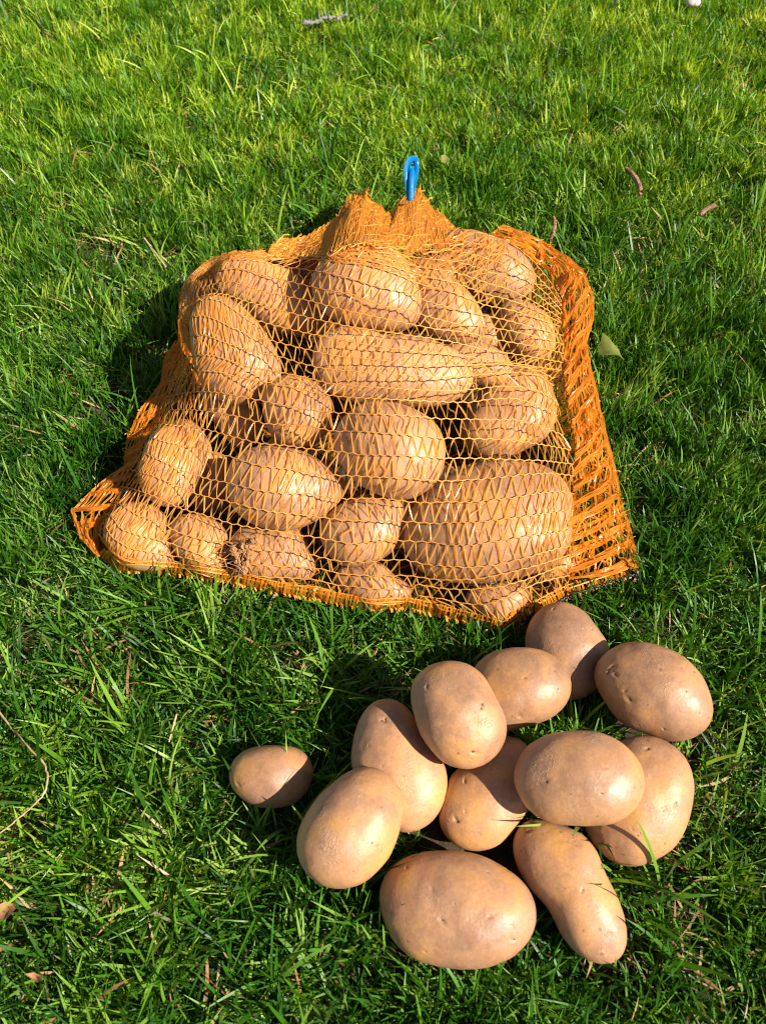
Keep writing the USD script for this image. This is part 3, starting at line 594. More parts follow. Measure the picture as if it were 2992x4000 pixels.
tapes = MB()
for i in range(NROW):
    mb = MB()
    px = resample(NODES[i], 2 * (2 * NC) + 1) if i < 5 else np.repeat(NODES[i], 1, axis=0)
    # straight runs between stitches, laid on the net
    fine = np.vstack([NODES[i][:-1, None] + (NODES[i][1:, None] - NODES[i][:-1, None]) * np.linspace(0, 1, 4, endpoint=False)[None, :, None]]).reshape(-1, 2)
    P = on_net(fine, .0009)
    cord(mb, P, .0004, .00032)
    obj('net_cord', mb.data(so), M_CORD, SACK, smooth=True)
    if i == NROW - 1: break
    for c in range(1, 2 * NC, 2):
        for d in (-1, 1):
            A = NODES[i][c] + rng.normal(0, 2.2, 2); B = NODES[i + 1][c + d] + rng.normal(0, 2.2, 2)
            loose = rng.random()
            if rng.random() < .035: continue
            tape(tapes, A, B, rng.uniform(.0005, .00092), rng.uniform(-.9, .9), rng.choice([0, 0, 0, 1, -1]), (rng.normal(0, .022) if loose < .94 else rng.choice([-.13, .13])))
    if i < 6:      # gathered folds just below the neck
        for c in range(1, 2 * NC, 1):
            if 14 < c < 84:
                for q in range(4):
                    A = NODES[i][c] + rng.normal(0, 7, 2); B = NODES[i + 1][int(np.clip(c + rng.integers(-3, 4), 0, 2 * NC))] + rng.normal(0, 7, 2)
                    if rng.random() < (1 - i / 6.5): tape(tapes, A, B, rng.uniform(.0004, .0008), rng.uniform(-1, 1), 0, rng.normal(0, .05), lift=.0006 + .003 * rng.random() * (1 - i / 7))
    for c in range(1, 2 * NC, 2):     # a second, slacker strand in some stitches
        if i >= 4 and rng.random() < .42:
            A = NODES[i][c] + rng.normal(0, 5, 2); B = NODES[i + 1][c + rng.choice([-1, 1])] + rng.normal(0, 5, 2)
            tape(tapes, A, B, rng.uniform(.00035, .0007), rng.uniform(-1, 1), 0, rng.normal(0, .05))
    # in the tight stretches extra strands lie doubled
    for c in range(1, 2 * NC, 2):
        if (c < 22 or c > 90) and rng.random() < .75:
            A = NODES[i][c] + rng.normal(0, 3, 2); B = NODES[i + 1][int(np.clip(c + rng.choice([-3, -1, 0, 1]), 0, 2 * NC))] + rng.normal(0, 3, 2)
            tape(tapes, A, B, rng.uniform(.0004, .00075), rng.uniform(-1, 1), 0, rng.normal(0, .035))
tag(obj('net_tape', tapes.data(so), M_NET, SACK), kind='stuff')

# ------------------------------------------------------------------ the hem at the bottom: comb of short strands, dark seam thread
mb = MB()
def hem_top(a, k):
    h = np.array([np.interp(a, np.arange(600), hem[:, c]) for c in (0, 1)]); n = np.array([np.interp(a, np.arange(600), hn[:, c]) for c in (0, 1)])
    return h, h + n * k
for k in range(168):
    a = np.clip((k + .5 + rng.normal(0, .16)) / 168 * 599, 0, 599)
    B, A = hem_top(a, 46 + rng.normal(0, 4)); A = A + rng.normal(0, 3, 2)
    _, B2 = hem_top(a, rng.uniform(-9, 3))
    t = np.linspace(0, 1, 5)[:, None]
    PA = on_net([A], .001)[0] if A[0] < 2225 else at_z([A], .018)[0]
    P = PA * (1 - t) + at_z([B2], .010)[0] * t + np.array([0, -.001, .003]) * np.sin(t * np.pi)
    T = unit(np.gradient(P, axis=0)); S = unit(np.cross(T, facing(P))); N2 = np.cross(S, T); w = rng.uniform(-.5, .5)
    mb.ribbon(P, (math.cos(w) * S + math.sin(w) * N2) * rng.uniform(.0009, .0016))
tag(obj('hem_strand', mb.data(so), M_FLAP, SACK), kind='stuff')
mb = MB()
for off in (30,):
    px = hem + hn * off; px = px[:: 3]; ins = px[:, 0] < 2225
    P = np.where(ins[:, None], on_net(px, .0016), at_z(px, np.full(len(px), .0195))); cord(mb, P)
obj('net_cord', mb.data(so), M_CORD, SACK, smooth=True)
mb = MB()
w = np.stack([hem[:, 0], hem[:, 1] + 3 * np.sin(np.arange(600) * .35)], 1)[410:]
P = at_z(w, .0125 + 0 * w[:, 0]); P += facing(P) * .0035
cord(mb, P, .0008, .0007, .008)
obj('seam_thread', mb.data(so), M_THREAD, SACK, smooth=True)
mb = MB()
for k in range(190):
    a = np.clip(rng.beta(1.6, .9) * 599, 8, 590); A = np.array([np.interp(a - 6, np.arange(600), hem[:, c]) for c in (0, 1)]); B = np.array([np.interp(a + 6, np.arange(600), hem[:, c]) for c in (0, 1)])
    d = (B - A) / np.linalg.norm(B - A); n = np.array([-d[1], d[0]])
    c = (A + B) / 2; A, B = c - n * rng.uniform(8, 18) - d * rng.uniform(2, 14), c + n * rng.uniform(4, 12) + d * rng.uniform(2, 12)
    t = np.linspace(0, 1, 6)[:, None]; P = at_z(A * (1 - t) + B * t, .0125 + 0 * t[:, 0]); P += facing(P) * (.0035 * np.sin(t * np.pi))
    T = unit(np.gradient(P, axis=0)); S = unit(np.cross(T, facing(P))); mb.ribbon(P, S * rng.uniform(.0005, .0011))
tag(obj('overlock_stitch', mb.data(so), M_CORD, SACK), kind='stuff')

# ------------------------------------------------------------------ side flaps: the sack's flat doubled edges
def flap(name, inner, outer, zin, zout, nb, slope, nt, layers, crumple, band_w, label, mat):
    inner, outer = resample(inner, 400), resample(outer, 400)
    li, lo = np.linspace(0, 1, len(zin)), np.linspace(0, 1, len(zout))
    def P(s, t, lay=0.):
        s = np.clip(np.asarray(s, float), 0, 1); t = np.asarray(t, float)
        k = s * 399; ar = np.arange(400)
        a = np.stack([np.interp(k, ar, inner[:, c]) for c in (0, 1)], 1); b = np.stack([np.interp(k, ar, outer[:, c]) for c in (0, 1)], 1)
        A = on_net(a, .0) ; B = at_z(b, np.interp(s, lo, zout))
        Q = A * (1 - t)[:, None] + B * t[:, None]
        ph = np.stack([s * 22, t * 2.2, np.full_like(s, lay * 3.1)], 1)
        up = (meshkit.noise(ph, 21) - .5) * crumple * np.sin(np.clip(t, 0, 1) * np.pi * .8 + .25)
        up = up + .004 * lay * np.sin(np.clip(t, .0, 1) * np.pi * .9 + .15)
        return Q + facing(Q) * up[:, None]
    bands, str_ = MB(), MB()
    for lay in range(layers):
        pos = (np.arange(nb) + .25 * lay + .3 + rng.normal(0, .08, nb)) / nb * 1.045
        for s0 in pos:
            for r in range(7):
                t = np.linspace(-.02, rng.uniform(.78, 1.06), 12)
                s = s0 - slope * t + rng.normal(0, .0036) + .0035 * np.sin(t * 9 + rng.random() * 6)
                Q = P(s, t, lay); T = unit(np.gradient(Q, axis=0)); S = unit(np.cross(T, facing(Q)))
                wv = band_w * rng.uniform(.5, 1.) * (.7 + .6 * rng.random(12))
                a = rng.uniform(-.6, .6) + .5 * np.sin(t * 7 + rng.random() * 6); N2 = np.cross(S, T)
                bands.ribbon(Q, (np.cos(a)[:, None] * S + np.sin(a)[:, None] * N2) * wv[:, None])
        for s0, s1 in zip(pos[:-1], pos[1:]):
            for c in range(nt):
                if rng.random() < .15: continue
                t0 = np.clip((c + rng.uniform(.1, .9)) / nt, 0, 1); t1 = np.clip(t0 + rng.normal(0, .07), 0, 1)
                k = np.linspace(0, 1, 7); t = t0 * (1 - k) + t1 * k + .05 * np.sin(k * np.pi * rng.choice([1, 2])) * rng.normal()
                s = (s0 * (1 - k) + s1 * k) - slope * t
                Q = P(s, t, lay + .3 * rng.random()); T = unit(np.gradient(Q, axis=0)); S = unit(np.cross(T, facing(Q))); N2 = np.cross(S, T)
                a = rng.uniform(-1, 1) * np.sin(k * np.pi)
                str_.ribbon(Q, (np.cos(a)[:, None] * S + np.sin(a)[:, None] * N2) * rng.uniform(.0005, .001))
    # frayed ends along the free edge
    for f in range(nb * 3):
        s0 = rng.random(); k = np.linspace(0, 1, 7); n = rng.uniform(.02, .11)
        s = s0 + rng.normal(0, .02) * k; t = 1.0 - .05 + n * k * 1.6
        Q = P(s, t, rng.random()); Q[:, 2] += .004 * rng.random() * k; Q += np.cumsum(rng.normal(0, .0006, (7, 3)), axis=0)
        T = unit(np.gradient(Q, axis=0)); S = unit(np.cross(T, facing(Q)))
        str_.ribbon(Q, S * (.0007 * (1 - .5 * k))[:, None])
    # the open edge itself
    for lay in range(layers):
        for r in range(2):
            s = np.linspace(.01, .99, 160); t = 1.0 - .03 * r + .02 * np.cumsum(rng.normal(0, .12, 160)).clip(-1.5, 1.5)
            Q = P(s, t, lay); T = unit(np.gradient(Q, axis=0)); S = unit(np.cross(T, facing(Q)))
            str_.ribbon(Q, S * (.0006 + .0003 * rng.random(160))[:, None])
    o = obj(name, bands.data(so), mat, SACK); tag(o, label, kind='stuff')
    o = obj(name + '_strand', str_.data(so), mat, SACK); tag(o, kind='stuff')
R_IN = np.array([(1916,913),(2043,976),(2151,1067),(2195,1160),(2205,1302),(2205,1483),(2233,1627),(2251,1736),(2242,1898),(2233,2079),(2224,2260)], float)
R_OUT = np.array([(1965,880),(2007,892),(2115,940),(2224,1012),(2278,1067),(2314,1157),(2314,1247),(2287,1338),(2305,1446),(2341,1591),(2368,1718),(2404,1862),(2423,1971),(2459,2079),(2477,2169),(2486,2235)], float)
flap('side_flap', R_IN, R_OUT, [0], [.085, .08, .075, .065, .055, .045, .035, .03, .026, .02], 24, .05, 17, 2, .028, .0010, 'crumpled orange flap of doubled net along the right edge', M_FLAP)
L_IN = np.array([(702,1320),(690,1400),(655,1510),(615,1625),(560,1735),(500,1862),(450,1950),(400,2030),(378,2090),(388,2165)], float)
L_OUT = np.array([(690,1325),(642,1400),(628,1500),(542,1610),(497,1718),(485,1826),(434,1853),(358,1917),(280,1998),(316,2097),(380,2172)], float)
flap('side_flap', L_IN, L_OUT, [0], [.05, .04, .035, .03, .026, .022], 14, -.012, 8, 2, .008, .0019, 'narrow stepped orange flap of net along the left edge', M_FLAP)

# ------------------------------------------------------------------ the gathered neck behind the heap
Z4 = lambda pts: np.array([(1100 + a * .4834, 600 + b * .4834) for a, b in pts])
N_TOP = Z4([(-60,690),(100,665),(200,655),(300,600),(420,530),(530,400),(590,335),(680,300),(720,370),(800,410),(840,468),(910,465),(950,372),(1010,352),(1100,288),(1170,370),(1210,430),(1300,480),(1385,565),(1440,610)])
N_BASE = np.array([(1040,1000),(1150,1000),(1250,992),(1330,960),(1430,945),(1520,955),(1620,965),(1720,965),(1810,950)], float)
nt_, nb_ = resample(N_TOP, 500), resample(N_BASE, 500)
nt_[:, 1] += 7
def neck(s, t, bulge=0.):
    s = np.clip(s, 0, 1); k = s * 499; ar = np.arange(500)
    a = np.stack([np.interp(k, ar, nb_[:, c]) for c in (0, 1)], 1); b = np.stack([np.interp(k, ar, nt_[:, c]) for c in (0, 1)], 1)
    A = on_net(a, .0015); B = at_z(b, .10 - .03 * np.clip((900 - b[:, 1]) / 150, 0, 1))
    tt = np.clip(t, 0, 2)[:, None]; Q = A * (1 - tt) + B * tt
    neg = np.clip(-t, 0, 1)
    if neg.max() > 0: Q = np.where(neg[:, None] > 0, on_net(a + (a - b) * neg[:, None], .003), Q)
    pl = .003 * np.sin(s * 41 + 5 * t + 2 * np.sin(s * 17)) * t + .009 * (meshkit.fbm(np.stack([s * 11, t * 3, 0 * s], 1), 3, 31) - .5) * np.sin(np.clip(t, 0, 1) * np.pi * .9)
    return Q + facing(Q) * (pl + bulge)[:, None]
mb = MB()
for k in range(5200):
    s0 = rng.random(); t0 = rng.uniform(-.1, .96)
    if (s0 < .27 and rng.random() < .45) or (t0 < .2 and rng.random() < .45): continue
    L = rng.uniform(.08, .3) * (1.25 - .6 * t0)
    t = np.linspace(t0, t0 + L, 4)
    s = s0 + rng.normal(0, .016) * (t - t0) / L + .003 * np.sin((t - t0) / L * 3)
    Q = neck(s, t, rng.normal(.0006, .0010)); T = unit(np.gradient(Q, axis=0)); S = unit(np.cross(T, facing(Q))); N2 = np.cross(S, T)
    a = rng.normal(0, .45)
    mb.ribbon(Q, (np.cos(a) * S + np.sin(a) * N2) * rng.uniform(.0006, .0012))
for k in range(60):   # stray ends on the two peaks
    s0 = rng.choice([rng.normal(.36, .04), rng.normal(.66, .05), rng.random()]); t = np.linspace(.85, rng.uniform(1.02, 1.2), 6)
    Q = neck(s0 + rng.normal(0, .03) * (t - .85) * 5, t, 0.) + np.cumsum(rng.normal(0, .0012, (6, 3)), axis=0)
    T = unit(np.gradient(Q, axis=0)); S = unit(np.cross(T, facing(Q))); mb.ribbon(Q, S * .0008)
tag(obj('gathered_neck', mb.data(so), M_NECK, SACK), 'bunched orange neck with two frayed peaks', kind='stuff')
mb = MB()
for t0 in np.linspace(-.08, .7, 9):
    s = np.linspace(0, 1, 260); t = t0 + .03 * np.sin(s * 23 + t0 * 30) + .16 * (meshkit.noise(np.stack([s * 30, 0 * s + t0 * 9, 0 * s], 1), 5) - .5)
    cord(mb, neck(s, t, .0012))
tag(obj('neck_cord', mb.data(so), M_CORD, SACK, smooth=True), kind='stuff')

# ------------------------------------------------------------------ underside and back of the sack
mb = MB()
ring = resample(np.vstack([np.array(OUTLINE), np.array(OUTLINE)[:1]]), 420)
up = at_z(ring[:, :2], ring[:, 2])
mid = up[:, :2].mean(0)
low = up.copy(); low[:, :2] = mid + (up[:, :2] - mid) * .93; low[:, 2] = .006
for k in range(420):
    for m in range(2):
        A, B = up[k], low[(k + rng.integers(-4, 5)) % 420]; t = np.linspace(0, 1, 5)[:, None]
        P = A * (1 - t) + B * t; out = unit(np.r_[(A - np.r_[mid, A[2]])[:2], 0]); P = P + out * (.012 * np.sin(t * np.pi)) * min(1, A[2] / .05)
        S = unit(np.cross(unit(B - A + 1e-9), out)); mb.ribbon(P, np.repeat(S[None], 5, 0) * rng.uniform(.0006, .0011))
for f in np.linspace(.1, .95, 5):
    P = up * (1 - f) + low * f; mb.ribbon(P, np.tile([0, 0, .0008], (420, 1)))
for k in range(60):
    a, b = rng.integers(0, 420, 2)
    if rng.random() < .5: b = (a + 210 + rng.integers(-30, 30)) % 420
    P = np.stack([low[a], low[b]]); L = np.linalg.norm(P[1] - P[0])
    if L < .05: continue
    P[:, 2] = .004 + .004 * rng.random(); T = unit(P[1] - P[0]); mb.ribbon(P, np.repeat(np.cross(T, [0, 0, 1.])[None], 2, 0) * .0009)
tag(obj('back_net', mb.data(so), M_FLAP, SACK), kind='stuff')

# ------------------------------------------------------------------ blue tie
mb = MB()
base = neck(np.array([.615]), np.array([.9]))[0] + np.array([0, .004, -.004])
def tie_strand(pts, width, yaw):
    q = np.array([(1400 + (346 + (a - 346) * .78) * .6042, 550 + b * .6042) for a, b, c in pts]); off = np.array([c for a, b, c in pts])
    d0 = (base - EYE) @ FWD
    P = at_depth(q, d0 + off)
    n = 40; L = np.linspace(0, 1, len(P)); P = np.stack([CubicSpline(L, P[:, c])(np.linspace(0, 1, n)) for c in range(3)], 1)
    T = unit(np.gradient(P, axis=0)); N = unit(np.array([math.sin(yaw), -math.cos(yaw), .35])); N = N - T * (T @ N)[:, None]; N = unit(N); S = np.cross(T, N)
    k = np.linspace(0, 1, n)
    v = [P - S * width, P - S * width * .35 + N * .0009, P + S * width * .35 + N * .0009, P + S * width]
    for a, b in zip(v[:-1], v[1:]): mb.ribbon((a + b) / 2, (b - a) / 2)
tie_strand([(325,385,.004),(310,300,.002),(298,220,.0),(300,165,.0),(322,122,.002),(355,110,.008),(385,122,.016),(392,165,.018),(383,220,.014),(363,290,.011),(345,380,.006)], .0029, .5)
tie_strand([(330,385,.003),(328,300,.001),(325,230,.0),(318,175,.002),(330,135,.006),(352,125,.01),(372,140,.014),(376,180,.015),(368,240,.013),(352,300,.01),(340,380,.006)], .003, -.5)
tie_strand([(338,380,.0),(340,300,-.002),(343,240,-.003),(350,195,-.001),(358,175,.003)], .0028, .1)
obj('tie', mb.data(so), M_BLUE, SACK, smooth=40)
# ------------------------------------------------------------------ lawn
def blade(mb, r, base, az, tilt, bend, length, half, nseg=5):
    t = np.linspace(0, 1, nseg + 1)
    ang = tilt + bend * t ** 1.3
    dx = np.sin(ang) * length / nseg; dz = np.cos(ang) * length / nseg
    h = np.r_[0, np.cumsum(dx[:-1])]; z = np.r_[0, np.cumsum(dz[:-1])]
    side = r.normal(0, .12) * t ** 2 * length
    d, s = np.array([math.cos(az), math.sin(az), 0]), np.array([-math.sin(az), math.cos(az), 0])
    P = base + h[:, None] * d + np.maximum(z, .0012 - base[2])[:, None] * [0, 0, 1] + side[:, None] * s
    w = half * np.interp(t, [0, .15, .6, .85, 1], [.75, 1, .95, .6, .06])
    T = unit(np.gradient(P, axis=0)); tw = r.normal(0, .5) + r.normal(0, .7) * t
    N = np.cross(np.tile(s, (len(t), 1)), T)
    W = np.cos(tw)[:, None] * s + np.sin(tw)[:, None] * N
    mb.ribbon(P, W * w[:, None])

def tuft(seed, kind):
    r = np.random.default_rng(seed); mb = MB()
    n = {'up': 46, 'lay': 50, 'dry': 8, 'long': 7}[kind]
    lean = r.uniform(0, 2 * np.pi)
    for k in range(n):
        base = np.r_[r.normal(0, .011, 2), -.002]
        az = r.uniform(0, 2 * np.pi) if r.random() < .6 else lean + r.normal(0, .5)
        if kind == 'up': blade(mb, r, base, az, abs(r.normal(.22, .2)), r.uniform(.1, .9), r.uniform(.02, .046), r.uniform(.0006, .0013))
        elif kind == 'lay': blade(mb, r, base, az, abs(r.normal(.75, .35)), r.uniform(.1, 1.0), r.uniform(.02, .052), r.uniform(.0006, .0013))
        elif kind == 'long': blade(mb, r, base, az, abs(r.normal(.6, .3)), r.uniform(.3, 1.1), r.uniform(.055, .085), r.uniform(.0008, .0017), 7)
        else: blade(mb, r, base * [2, 2, 1] + [0, 0, .010], r.uniform(0, 6.3), r.normal(1.2, .25), r.uniform(-.1, .3), r.uniform(.012, .04), r.uniform(.0005, .0011), 3)
    return mb.data()

FOOT = []
for key, (V, F, c, i) in POTATOES.items():
    if key[0] in 'BF' : continue
    lowv = V[V[:, 2] < .034][:, :2]
    if len(lowv) > 10: FOOT.append(Polygon(lowv[ConvexHull(lowv).vertices]).buffer(.001))
FOOT = shapely.union_all(FOOT)
SACKFOOT = Polygon(up[:, :2]).buffer(0).buffer(-.004)
FLAPFOOT = shapely.union_all([Polygon(np.vstack([at_z(R_IN, np.full(len(R_IN), .03))[:, :2], at_z(R_OUT, np.full(len(R_OUT), .03))[::-1, :2]])).buffer(.0), Polygon(np.vstack([at_z(L_IN, np.full(len(L_IN), .03))[:, :2], at_z(L_OUT, np.full(len(L_OUT), .03))[::-1, :2]])).buffer(0),
                              Polygon(at_z(np.vstack([HEM, HEM[::-1] + [0, 30]]), np.full(2 * len(HEM), .005))[:, :2]).buffer(.002)])

def scatter(name, kinds, n, region, label, mat, weights=None, scale=(.8, 1.2), keep=None, cat='grass', seed=5):
    r = np.random.default_rng(seed)
    x0, x1, y0, y1 = region
    xy = np.stack([r.uniform(x0, x1, n), r.uniform(y0, y1, n)], 1)
    # thin out to the sides of what the photograph shows
    edge = .34 + .47 * np.clip(xy[:, 1] + .05, 0, 9)
    far = np.clip((np.abs(xy[:, 0]) - edge) / .35, 0, 1)
    xy = xy[r.random(n) > far * .8]
    if keep is not None: xy = xy[keep(xy, r)]
    if name == 'grass':      # the lawn goes on, thinner, beyond the picture
        out = np.stack([r.uniform(-3.4, 3.4, 22000), r.uniform(-1.4, 5.2, 22000)], 1)
        inside = (np.abs(out[:, 0]) < np.minimum(1.35, .5 + .47 * np.clip(out[:, 1] + .05, 0, 9))) & (out[:, 1] > -.35) & (out[:, 1] < 2.6)
        xy = np.vstack([xy, out[~inside]])
    bad = shapely.contains_xy(FOOT, xy[:, 0], xy[:, 1]) | shapely.contains_xy(SACKFOOT, xy[:, 0], xy[:, 1])
    xy = xy[~bad]
    pi = UsdGeom.PointInstancer.Define(stage, path_for(name)); root = str(pi.GetPath())
    fam = []
    for kd, (s0, cnt) in kinds.items():
        for k in range(cnt):
            m = usdkit.mesh(stage, f'{root}/tuft_{len(fam):03d}', tuft(s0 + k, kd), mat)
            pi.CreatePrototypesRel().AddTarget(m.GetPath()); fam.append(kd)
    fam = np.array(fam)
    p = weights(xy, fam) if weights else np.ones((len(xy), len(fam)))
    p = p / p.sum(1, keepdims=True); idx = (r.random(len(xy))[:, None] > np.cumsum(p, 1)).sum(1).clip(0, len(fam) - 1)
    sc = r.uniform(*scale, len(xy)); zs = sc * r.uniform(.7, 1.15, len(xy)) * (.72 + .6 * meshkit.noise(np.c_[xy * 24, 0 * xy[:, 0]], 77))
    low_ = shapely.contains_xy(FLAPFOOT, xy[:, 0], xy[:, 1]); zs[low_] *= .4; sc[low_] *= .8
    z = .006 * (meshkit.fbm(np.c_[xy, 0 * xy[:, 0]] * 9, 3, 4) - .5) - .002
    a = r.uniform(0, 2 * np.pi, len(xy))
    pi.CreatePositionsAttr(Vt.Vec3fArray.FromNumpy(np.c_[xy, z].astype(np.float32)))
    pi.CreateProtoIndicesAttr(Vt.IntArray.FromNumpy(idx.astype(np.int32)))
    pi.CreateScalesAttr(Vt.Vec3fArray.FromNumpy(np.c_[sc, sc, zs].astype(np.float32)))
    pi.CreateOrientationsAttr(Vt.QuathArray([Gf.Quath(float(math.cos(t / 2)), 0, 0, float(math.sin(t / 2))) for t in a]))
    tag(pi, label, cat, kind='stuff')
    return xy

BARE = [at_z([p], 0.)[0][:2] for p in ((340, 960), (660, 1075), (440, 830), (330, 2520), (480, 2650), (380, 2740), (2830, 2900), (2650, 3580), (20, 3560), (900, 2850))]
BARE_R = [.03, .04, .02, .015, .015, .012, .02, .03, .03, .02]
def bareness(xy):
    b = np.zeros(len(xy))
    for c, rr in zip(BARE, BARE_R): b = np.maximum(b, np.exp(-((xy - c) ** 2).sum(1) / (2 * (rr * .7) ** 2)))
    return b
def lawn_keep(xy, r):
    n = meshkit.fbm(np.c_[xy * 14, 0 * xy[:, 0]], 3, 8)
    return r.random(len(xy)) < np.clip(.6 + 1.5 * (n - .3), .55, 1) * (1 - .85 * bareness(xy))
def lawn_kind(xy, fam):
    m = meshkit.noise(np.c_[xy * 6, 0 * xy[:, 0]], 12)
    front = np.clip((.55 - xy[:, 1]) / .3, 0, 1)          # trodden and combed flat near the camera
    w_lay = np.clip(.25 + .9 * (m - .35), .08, .9) * .7 + .45 * front
    return np.where(fam[None] == 'up', (1 - np.clip(w_lay, 0, .95))[:, None] / 10, np.where(fam[None] == 'lay', w_lay[:, None] / 9, (.12 + .12 * front[:, None]) / 6))
scatter('grass', {'up': (100, 10), 'lay': (200, 9), 'long': (300, 6)}, 35000, (-1.35, 1.35, -.35, 2.6), 'thick green lawn of short grass blades', M_GRASS, lawn_kind, (.66, 1.06), lawn_keep)
def dry_keep(xy, r):
    n = meshkit.fbm(np.c_[xy * 7, 0 * xy[:, 0]], 3, 40)
    return r.random(len(xy)) < np.clip(.26 + 1.2 * (n - .48), .15, 1) + bareness(xy)
scatter('dry_grass', {'dry': (400, 8)}, 9000, (-1.2, 1.2, -.3, 2.3), 'scattered dead straw coloured blades lying between the green grass', M_DRY, None, (.7, 1.3), dry_keep, 'grass', 6)

# ------------------------------------------------------------------ single things lying in the lawn
def stalk(name, pts, z, r0, r1, mat, label, cat, wob=0.):
    P = at_z(np.array(pts, float), np.broadcast_to(z, (len(pts),)))
    P = resample(P, 24) if len(pts) == 2 else np.stack([CubicSpline(np.linspace(0, 1, len(P)), P[:, c])(np.linspace(0, 1, 40)) for c in range(3)], 1)
    if wob: P = P + np.cumsum(rng.normal(0, wob, P.shape), axis=0)
    o = P.mean(0); mb = MB(); k = np.linspace(0, 1, len(P))
    rad = r0 * (1 - k) + r1 * k
    for q in (.3, .62): rad = rad * (1 + .45 * np.exp(-((k - q) / .02) ** 2))
    mb.tube(P, rad, 6)
    m = obj(name, mb.data(o), mat, smooth=True); m.AddTranslateOp().Set(Gf.Vec3d(*o)); tag(m, label, cat)
stalk('dry_stalk', [(-10, 2770), (110, 2925), (165, 3000), (158, 3085), (85, 3180), (-10, 3260)], [.022, .03, .034, .032, .026, .02], .0009, .0006, M_STRAW, 'long bent straw coloured stalk curving along the left edge of the lawn', 'stalk', .0004)
stalk('dry_stalk', [(562, 928), (648, 1042)], [.035, .03], .0016, .0013, M_STRAW, 'short straight piece of straw behind the upper left of the sack', 'stalk')
stalk('dry_stalk', [(690, 2790), (660, 2900)], [.03, .028], .0009, .0007, M_STRAW, 'thin straw piece in the grass above and left of the smallest potato', 'stalk')
def dead_blade(pts, z, label, w=.0010):
    P = resample(at_z(np.array(pts, float), np.array(z)), 10); o = P.mean(0); mb = MB()
    T = unit(np.gradient(P, axis=0)); S = unit(np.cross(T, facing(P))); mb.ribbon(P, S * (w * np.interp(np.linspace(0, 1, 10), [0, .7, 1], [1, .9, .1]))[:, None])
    m = obj('dead_blade', mb.data(o), M_BLEACH); m.AddTranslateOp().Set(Gf.Vec3d(*o)); tag(m, label, 'grass blade')
M_BLEACH = grass_material('bleached_blade', [(0, (.45, .46, .4)), (1, (.55, .55, .47))], (1, 1, .9), .3, .35, False)
dead_blade([(1022, 465), (1003, 332)], [.02, .06], 'tall bleached white blade standing behind the upper left of the sack')
dead_blade([(2472, 985), (2462, 920), (2452, 862)], [.02, .03, .04], 'bleached blade standing right of the sack, level with its top right corner')
dead_blade([(2445, 442), (2392, 408)], [.035, .035], 'bleached blade lying flat on the far lawn at the right')
dead_blade([(2640, 905), (2634, 858)], [.02, .04], 'short bleached blade right of the curled catkins')
dead_blade([(60, 715), (-5, 650)], [.03, .045], 'bleached blade at the far left edge of the lawn')
dead_blade([(1760, 205), (1772, 150)], [.02, .05], 'short bleached blade on the far lawn near the top middle')

def catkin(pts, z, r, label):
    P = at_z(np.array(pts, float), np.full(len(pts), z)); P = np.stack([CubicSpline(np.linspace(0, 1, len(P)), P[:, c])(np.linspace(0, 1, 36)) for c in range(3)], 1)
    o = P.mean(0); mb = MB(); k = np.linspace(0, 1, 36); mb.tube(P, r * (.45 + .55 * np.sin(np.clip(k, .03, .97) * np.pi) ** .5) * (.8 + .35 * (np.arange(36) % 2)), 7)
    T = unit(np.gradient(P, axis=0))
    for j in range(150):   # scales
        i = rng.integers(2, 34); n = unit(rng.normal(size=3)); n = unit(n - T[i] * (n @ T[i])); c = P[i] + n * r * .8
        tip = c + n * r * .5 + T[i] * r * .9; s = np.cross(n, T[i]) * r * .45
        mb.add(np.array([c - s, c + s, tip]), [[0, 1, 2]])
    m = obj('catkin', mb.data(o), M_CATKIN); m.AddTranslateOp().Set(Gf.Vec3d(*o)); tag(m, label, 'catkin', )
catkin([(2440, 655), (2462, 670), (2485, 700), (2500, 735), (2496, 760)], .036, .0034, 'curled brown catkin lying on the grass at the upper right')
catkin([(2162, 845), (2166, 885), (2152, 935)], .04, .0024, 'thin brown catkin hanging in the grass just above the right flap')
catkin([(2735, 838), (2760, 815), (2795, 800)], .042, .003, 'short pale brown catkin near the right edge of the lawn')

def leaf(pts, zc, label, mat, name='leaf', curl=.004):
    P = at_z(np.array(pts, float), np.full(len(pts), zc)); c = P.mean(0); n = len(P)
    rings = [c[None]]
    V = [c]; F = []
    for k, f in enumerate((.5, 1.)):
        for i in range(n):
            q = c + (P[i] - c) * f; V.append(q + [0, 0, curl * f * f * math.sin(i * 2 * math.pi / n * 2 + 1) + .0008 * rng.normal()])
    for i in range(n):
        j = (i + 1) % n; F += [[0, 1 + i, 1 + j], [1 + i, 1 + n + i, 1 + n + j], [1 + i, 1 + n + j, 1 + j]]
    t = trimesh.Trimesh(np.array(V) - c, F, process=False)
    m = obj(name, t, mat, smooth=True); m.AddTranslateOp().Set(Gf.Vec3d(*c)); tag(m, label, 'leaf')
Z5 = lambda pts: [(2000 + a * .5994, 850 + b * .5994) for a, b in pts]
leaf(Z5([(585,765),(625,790),(665,815),(700,850),(712,880),(735,925),(690,915),(650,905),(610,900),(580,880),(570,850),(578,800)]), .040, 'pale green fallen leaf on the grass right beside the flap', M_LEAF)
leaf([(1722,612),(1735,604),(1752,606),(1758,620),(1750,636),(1736,640),(1724,630)], .04, 'small round clover leaf behind the blue tie', M_LEAF, curl=.001)
M_RUST = grass_material('rusty_leaf', [(0, (.30, .13, .06)), (1, (.42, .19, .09))], (1, .8, .6), .2, .6, False)
leaf([(-10, 3540), (20, 3525), (50, 3530), (62, 3555), (40, 3590), (5, 3600), (-15, 3580)], .02, 'reddish brown dead leaf at the lower left edge', M_RUST)
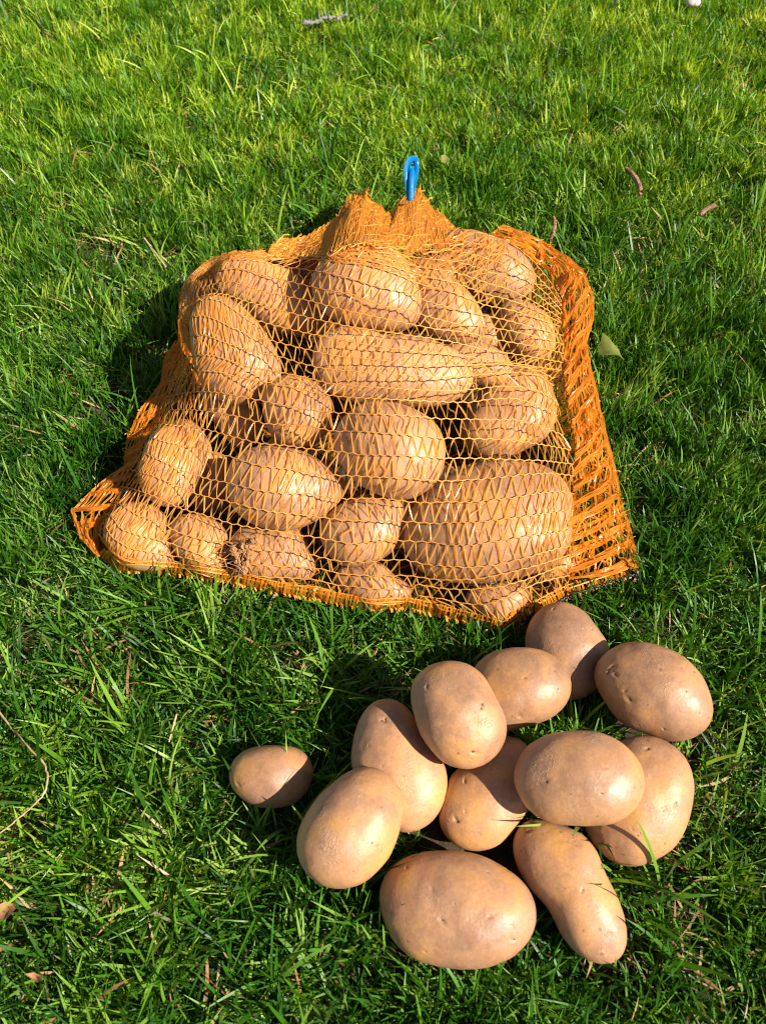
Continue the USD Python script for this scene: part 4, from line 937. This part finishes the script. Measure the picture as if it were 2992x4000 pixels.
leaf([(105, 3808), (130, 3800), (160, 3815), (166, 3835), (150, 3842), (120, 3830)], .03, 'small rust coloured dead leaf in the bottom left corner', M_RUST)

# twig and stone on the far lawn
mb = MB(); P = at_z(np.array([(1185, 92), (1220, 70), (1265, 50), (1300, 42), (1335, 30)], float), np.full(5, .035)); o = P.mean(0)
P = resample(P, 30) + np.cumsum(rng.normal(0, .0012, (30, 3)), axis=0); mb.tube(P, .004 * (.5 + rng.random(30)), 7)
for k in range(5):
    i = rng.integers(4, 26); d = unit(rng.normal(size=3)) * [1, 1, .3]; mb.tube(np.stack([P[i], P[i] + d * .012, P[i] + d * .02 + [0, 0, .010]]), np.array([.002, .0016, .0008]), 5)
m = obj('twig', mb.data(o), M_BARK, smooth=True); m.AddTranslateOp().Set(Gf.Vec3d(*o)); tag(m, 'knobbly grey twig lying on the far lawn at the top', 'twig')
V = np.array(ico(3).vertices) * [.014, .011, .008]; V += unit(V) * (.004 * (meshkit.fbm(V * 120, 3, 3) - .5))[:, None]; o = at_z([(2708, 6)], .03)[0]
m = obj('stone', (V, np.array(ico(3).faces)), M_STONE, smooth=True); m.AddTranslateOp().Set(Gf.Vec3d(*o)); tag(m, 'small pinkish stone at the top right edge of the lawn', 'stone')

# dried root clump on the net
Zc = lambda a, b: (200 + a * .6042, 1500 + b * .6042)
mb = MB(); spots = [(1300,1020),(1270,1040),(1230,1050),(1190,1065),(1175,1080),(1210,1085),(1250,1075),(1225,1110),(1260,1120),(1235,1140),(1210,1150),(1260,1155),(1225,1180),(1250,1190),(1215,1205),(1240,1215),(1285,1060),(1180,1100),(1275,1100),(1200,1125)]
s2 = ico(2)
for a, b in spots:
    for k in range(7):
        p = on_net([Zc(a + rng.normal(0, 11), b + rng.normal(0, 11))], .003 + .006 * rng.random())[0]
        V = np.array(s2.vertices) * rng.uniform(.001, .0026) * rng.uniform(.6, 1.3, 3); V = V * (.6 + .9 * meshkit.noise(V * 700 + rng.random() * 50, 2))[:, None]
        mb.add(V + p, s2.faces)
for k in range(22):
    a, b = spots[rng.integers(len(spots))]; p = on_net([Zc(a, b)], .006)[0]; d = unit(rng.normal(size=3)) * .004
    Q = p + np.cumsum(np.vstack([[0, 0, 0], d + rng.normal(0, .0015, (4, 3))]), axis=0); mb.tube(Q, .0003, 4)
o = on_net([Zc(1230, 1120)])[0]
m = obj('root_clump', mb.data(o), M_ROOT); m.AddTranslateOp().Set(Gf.Vec3d(*o)); tag(m, 'crumbly brown clump of dried roots stuck on the front of the net', 'root clump')
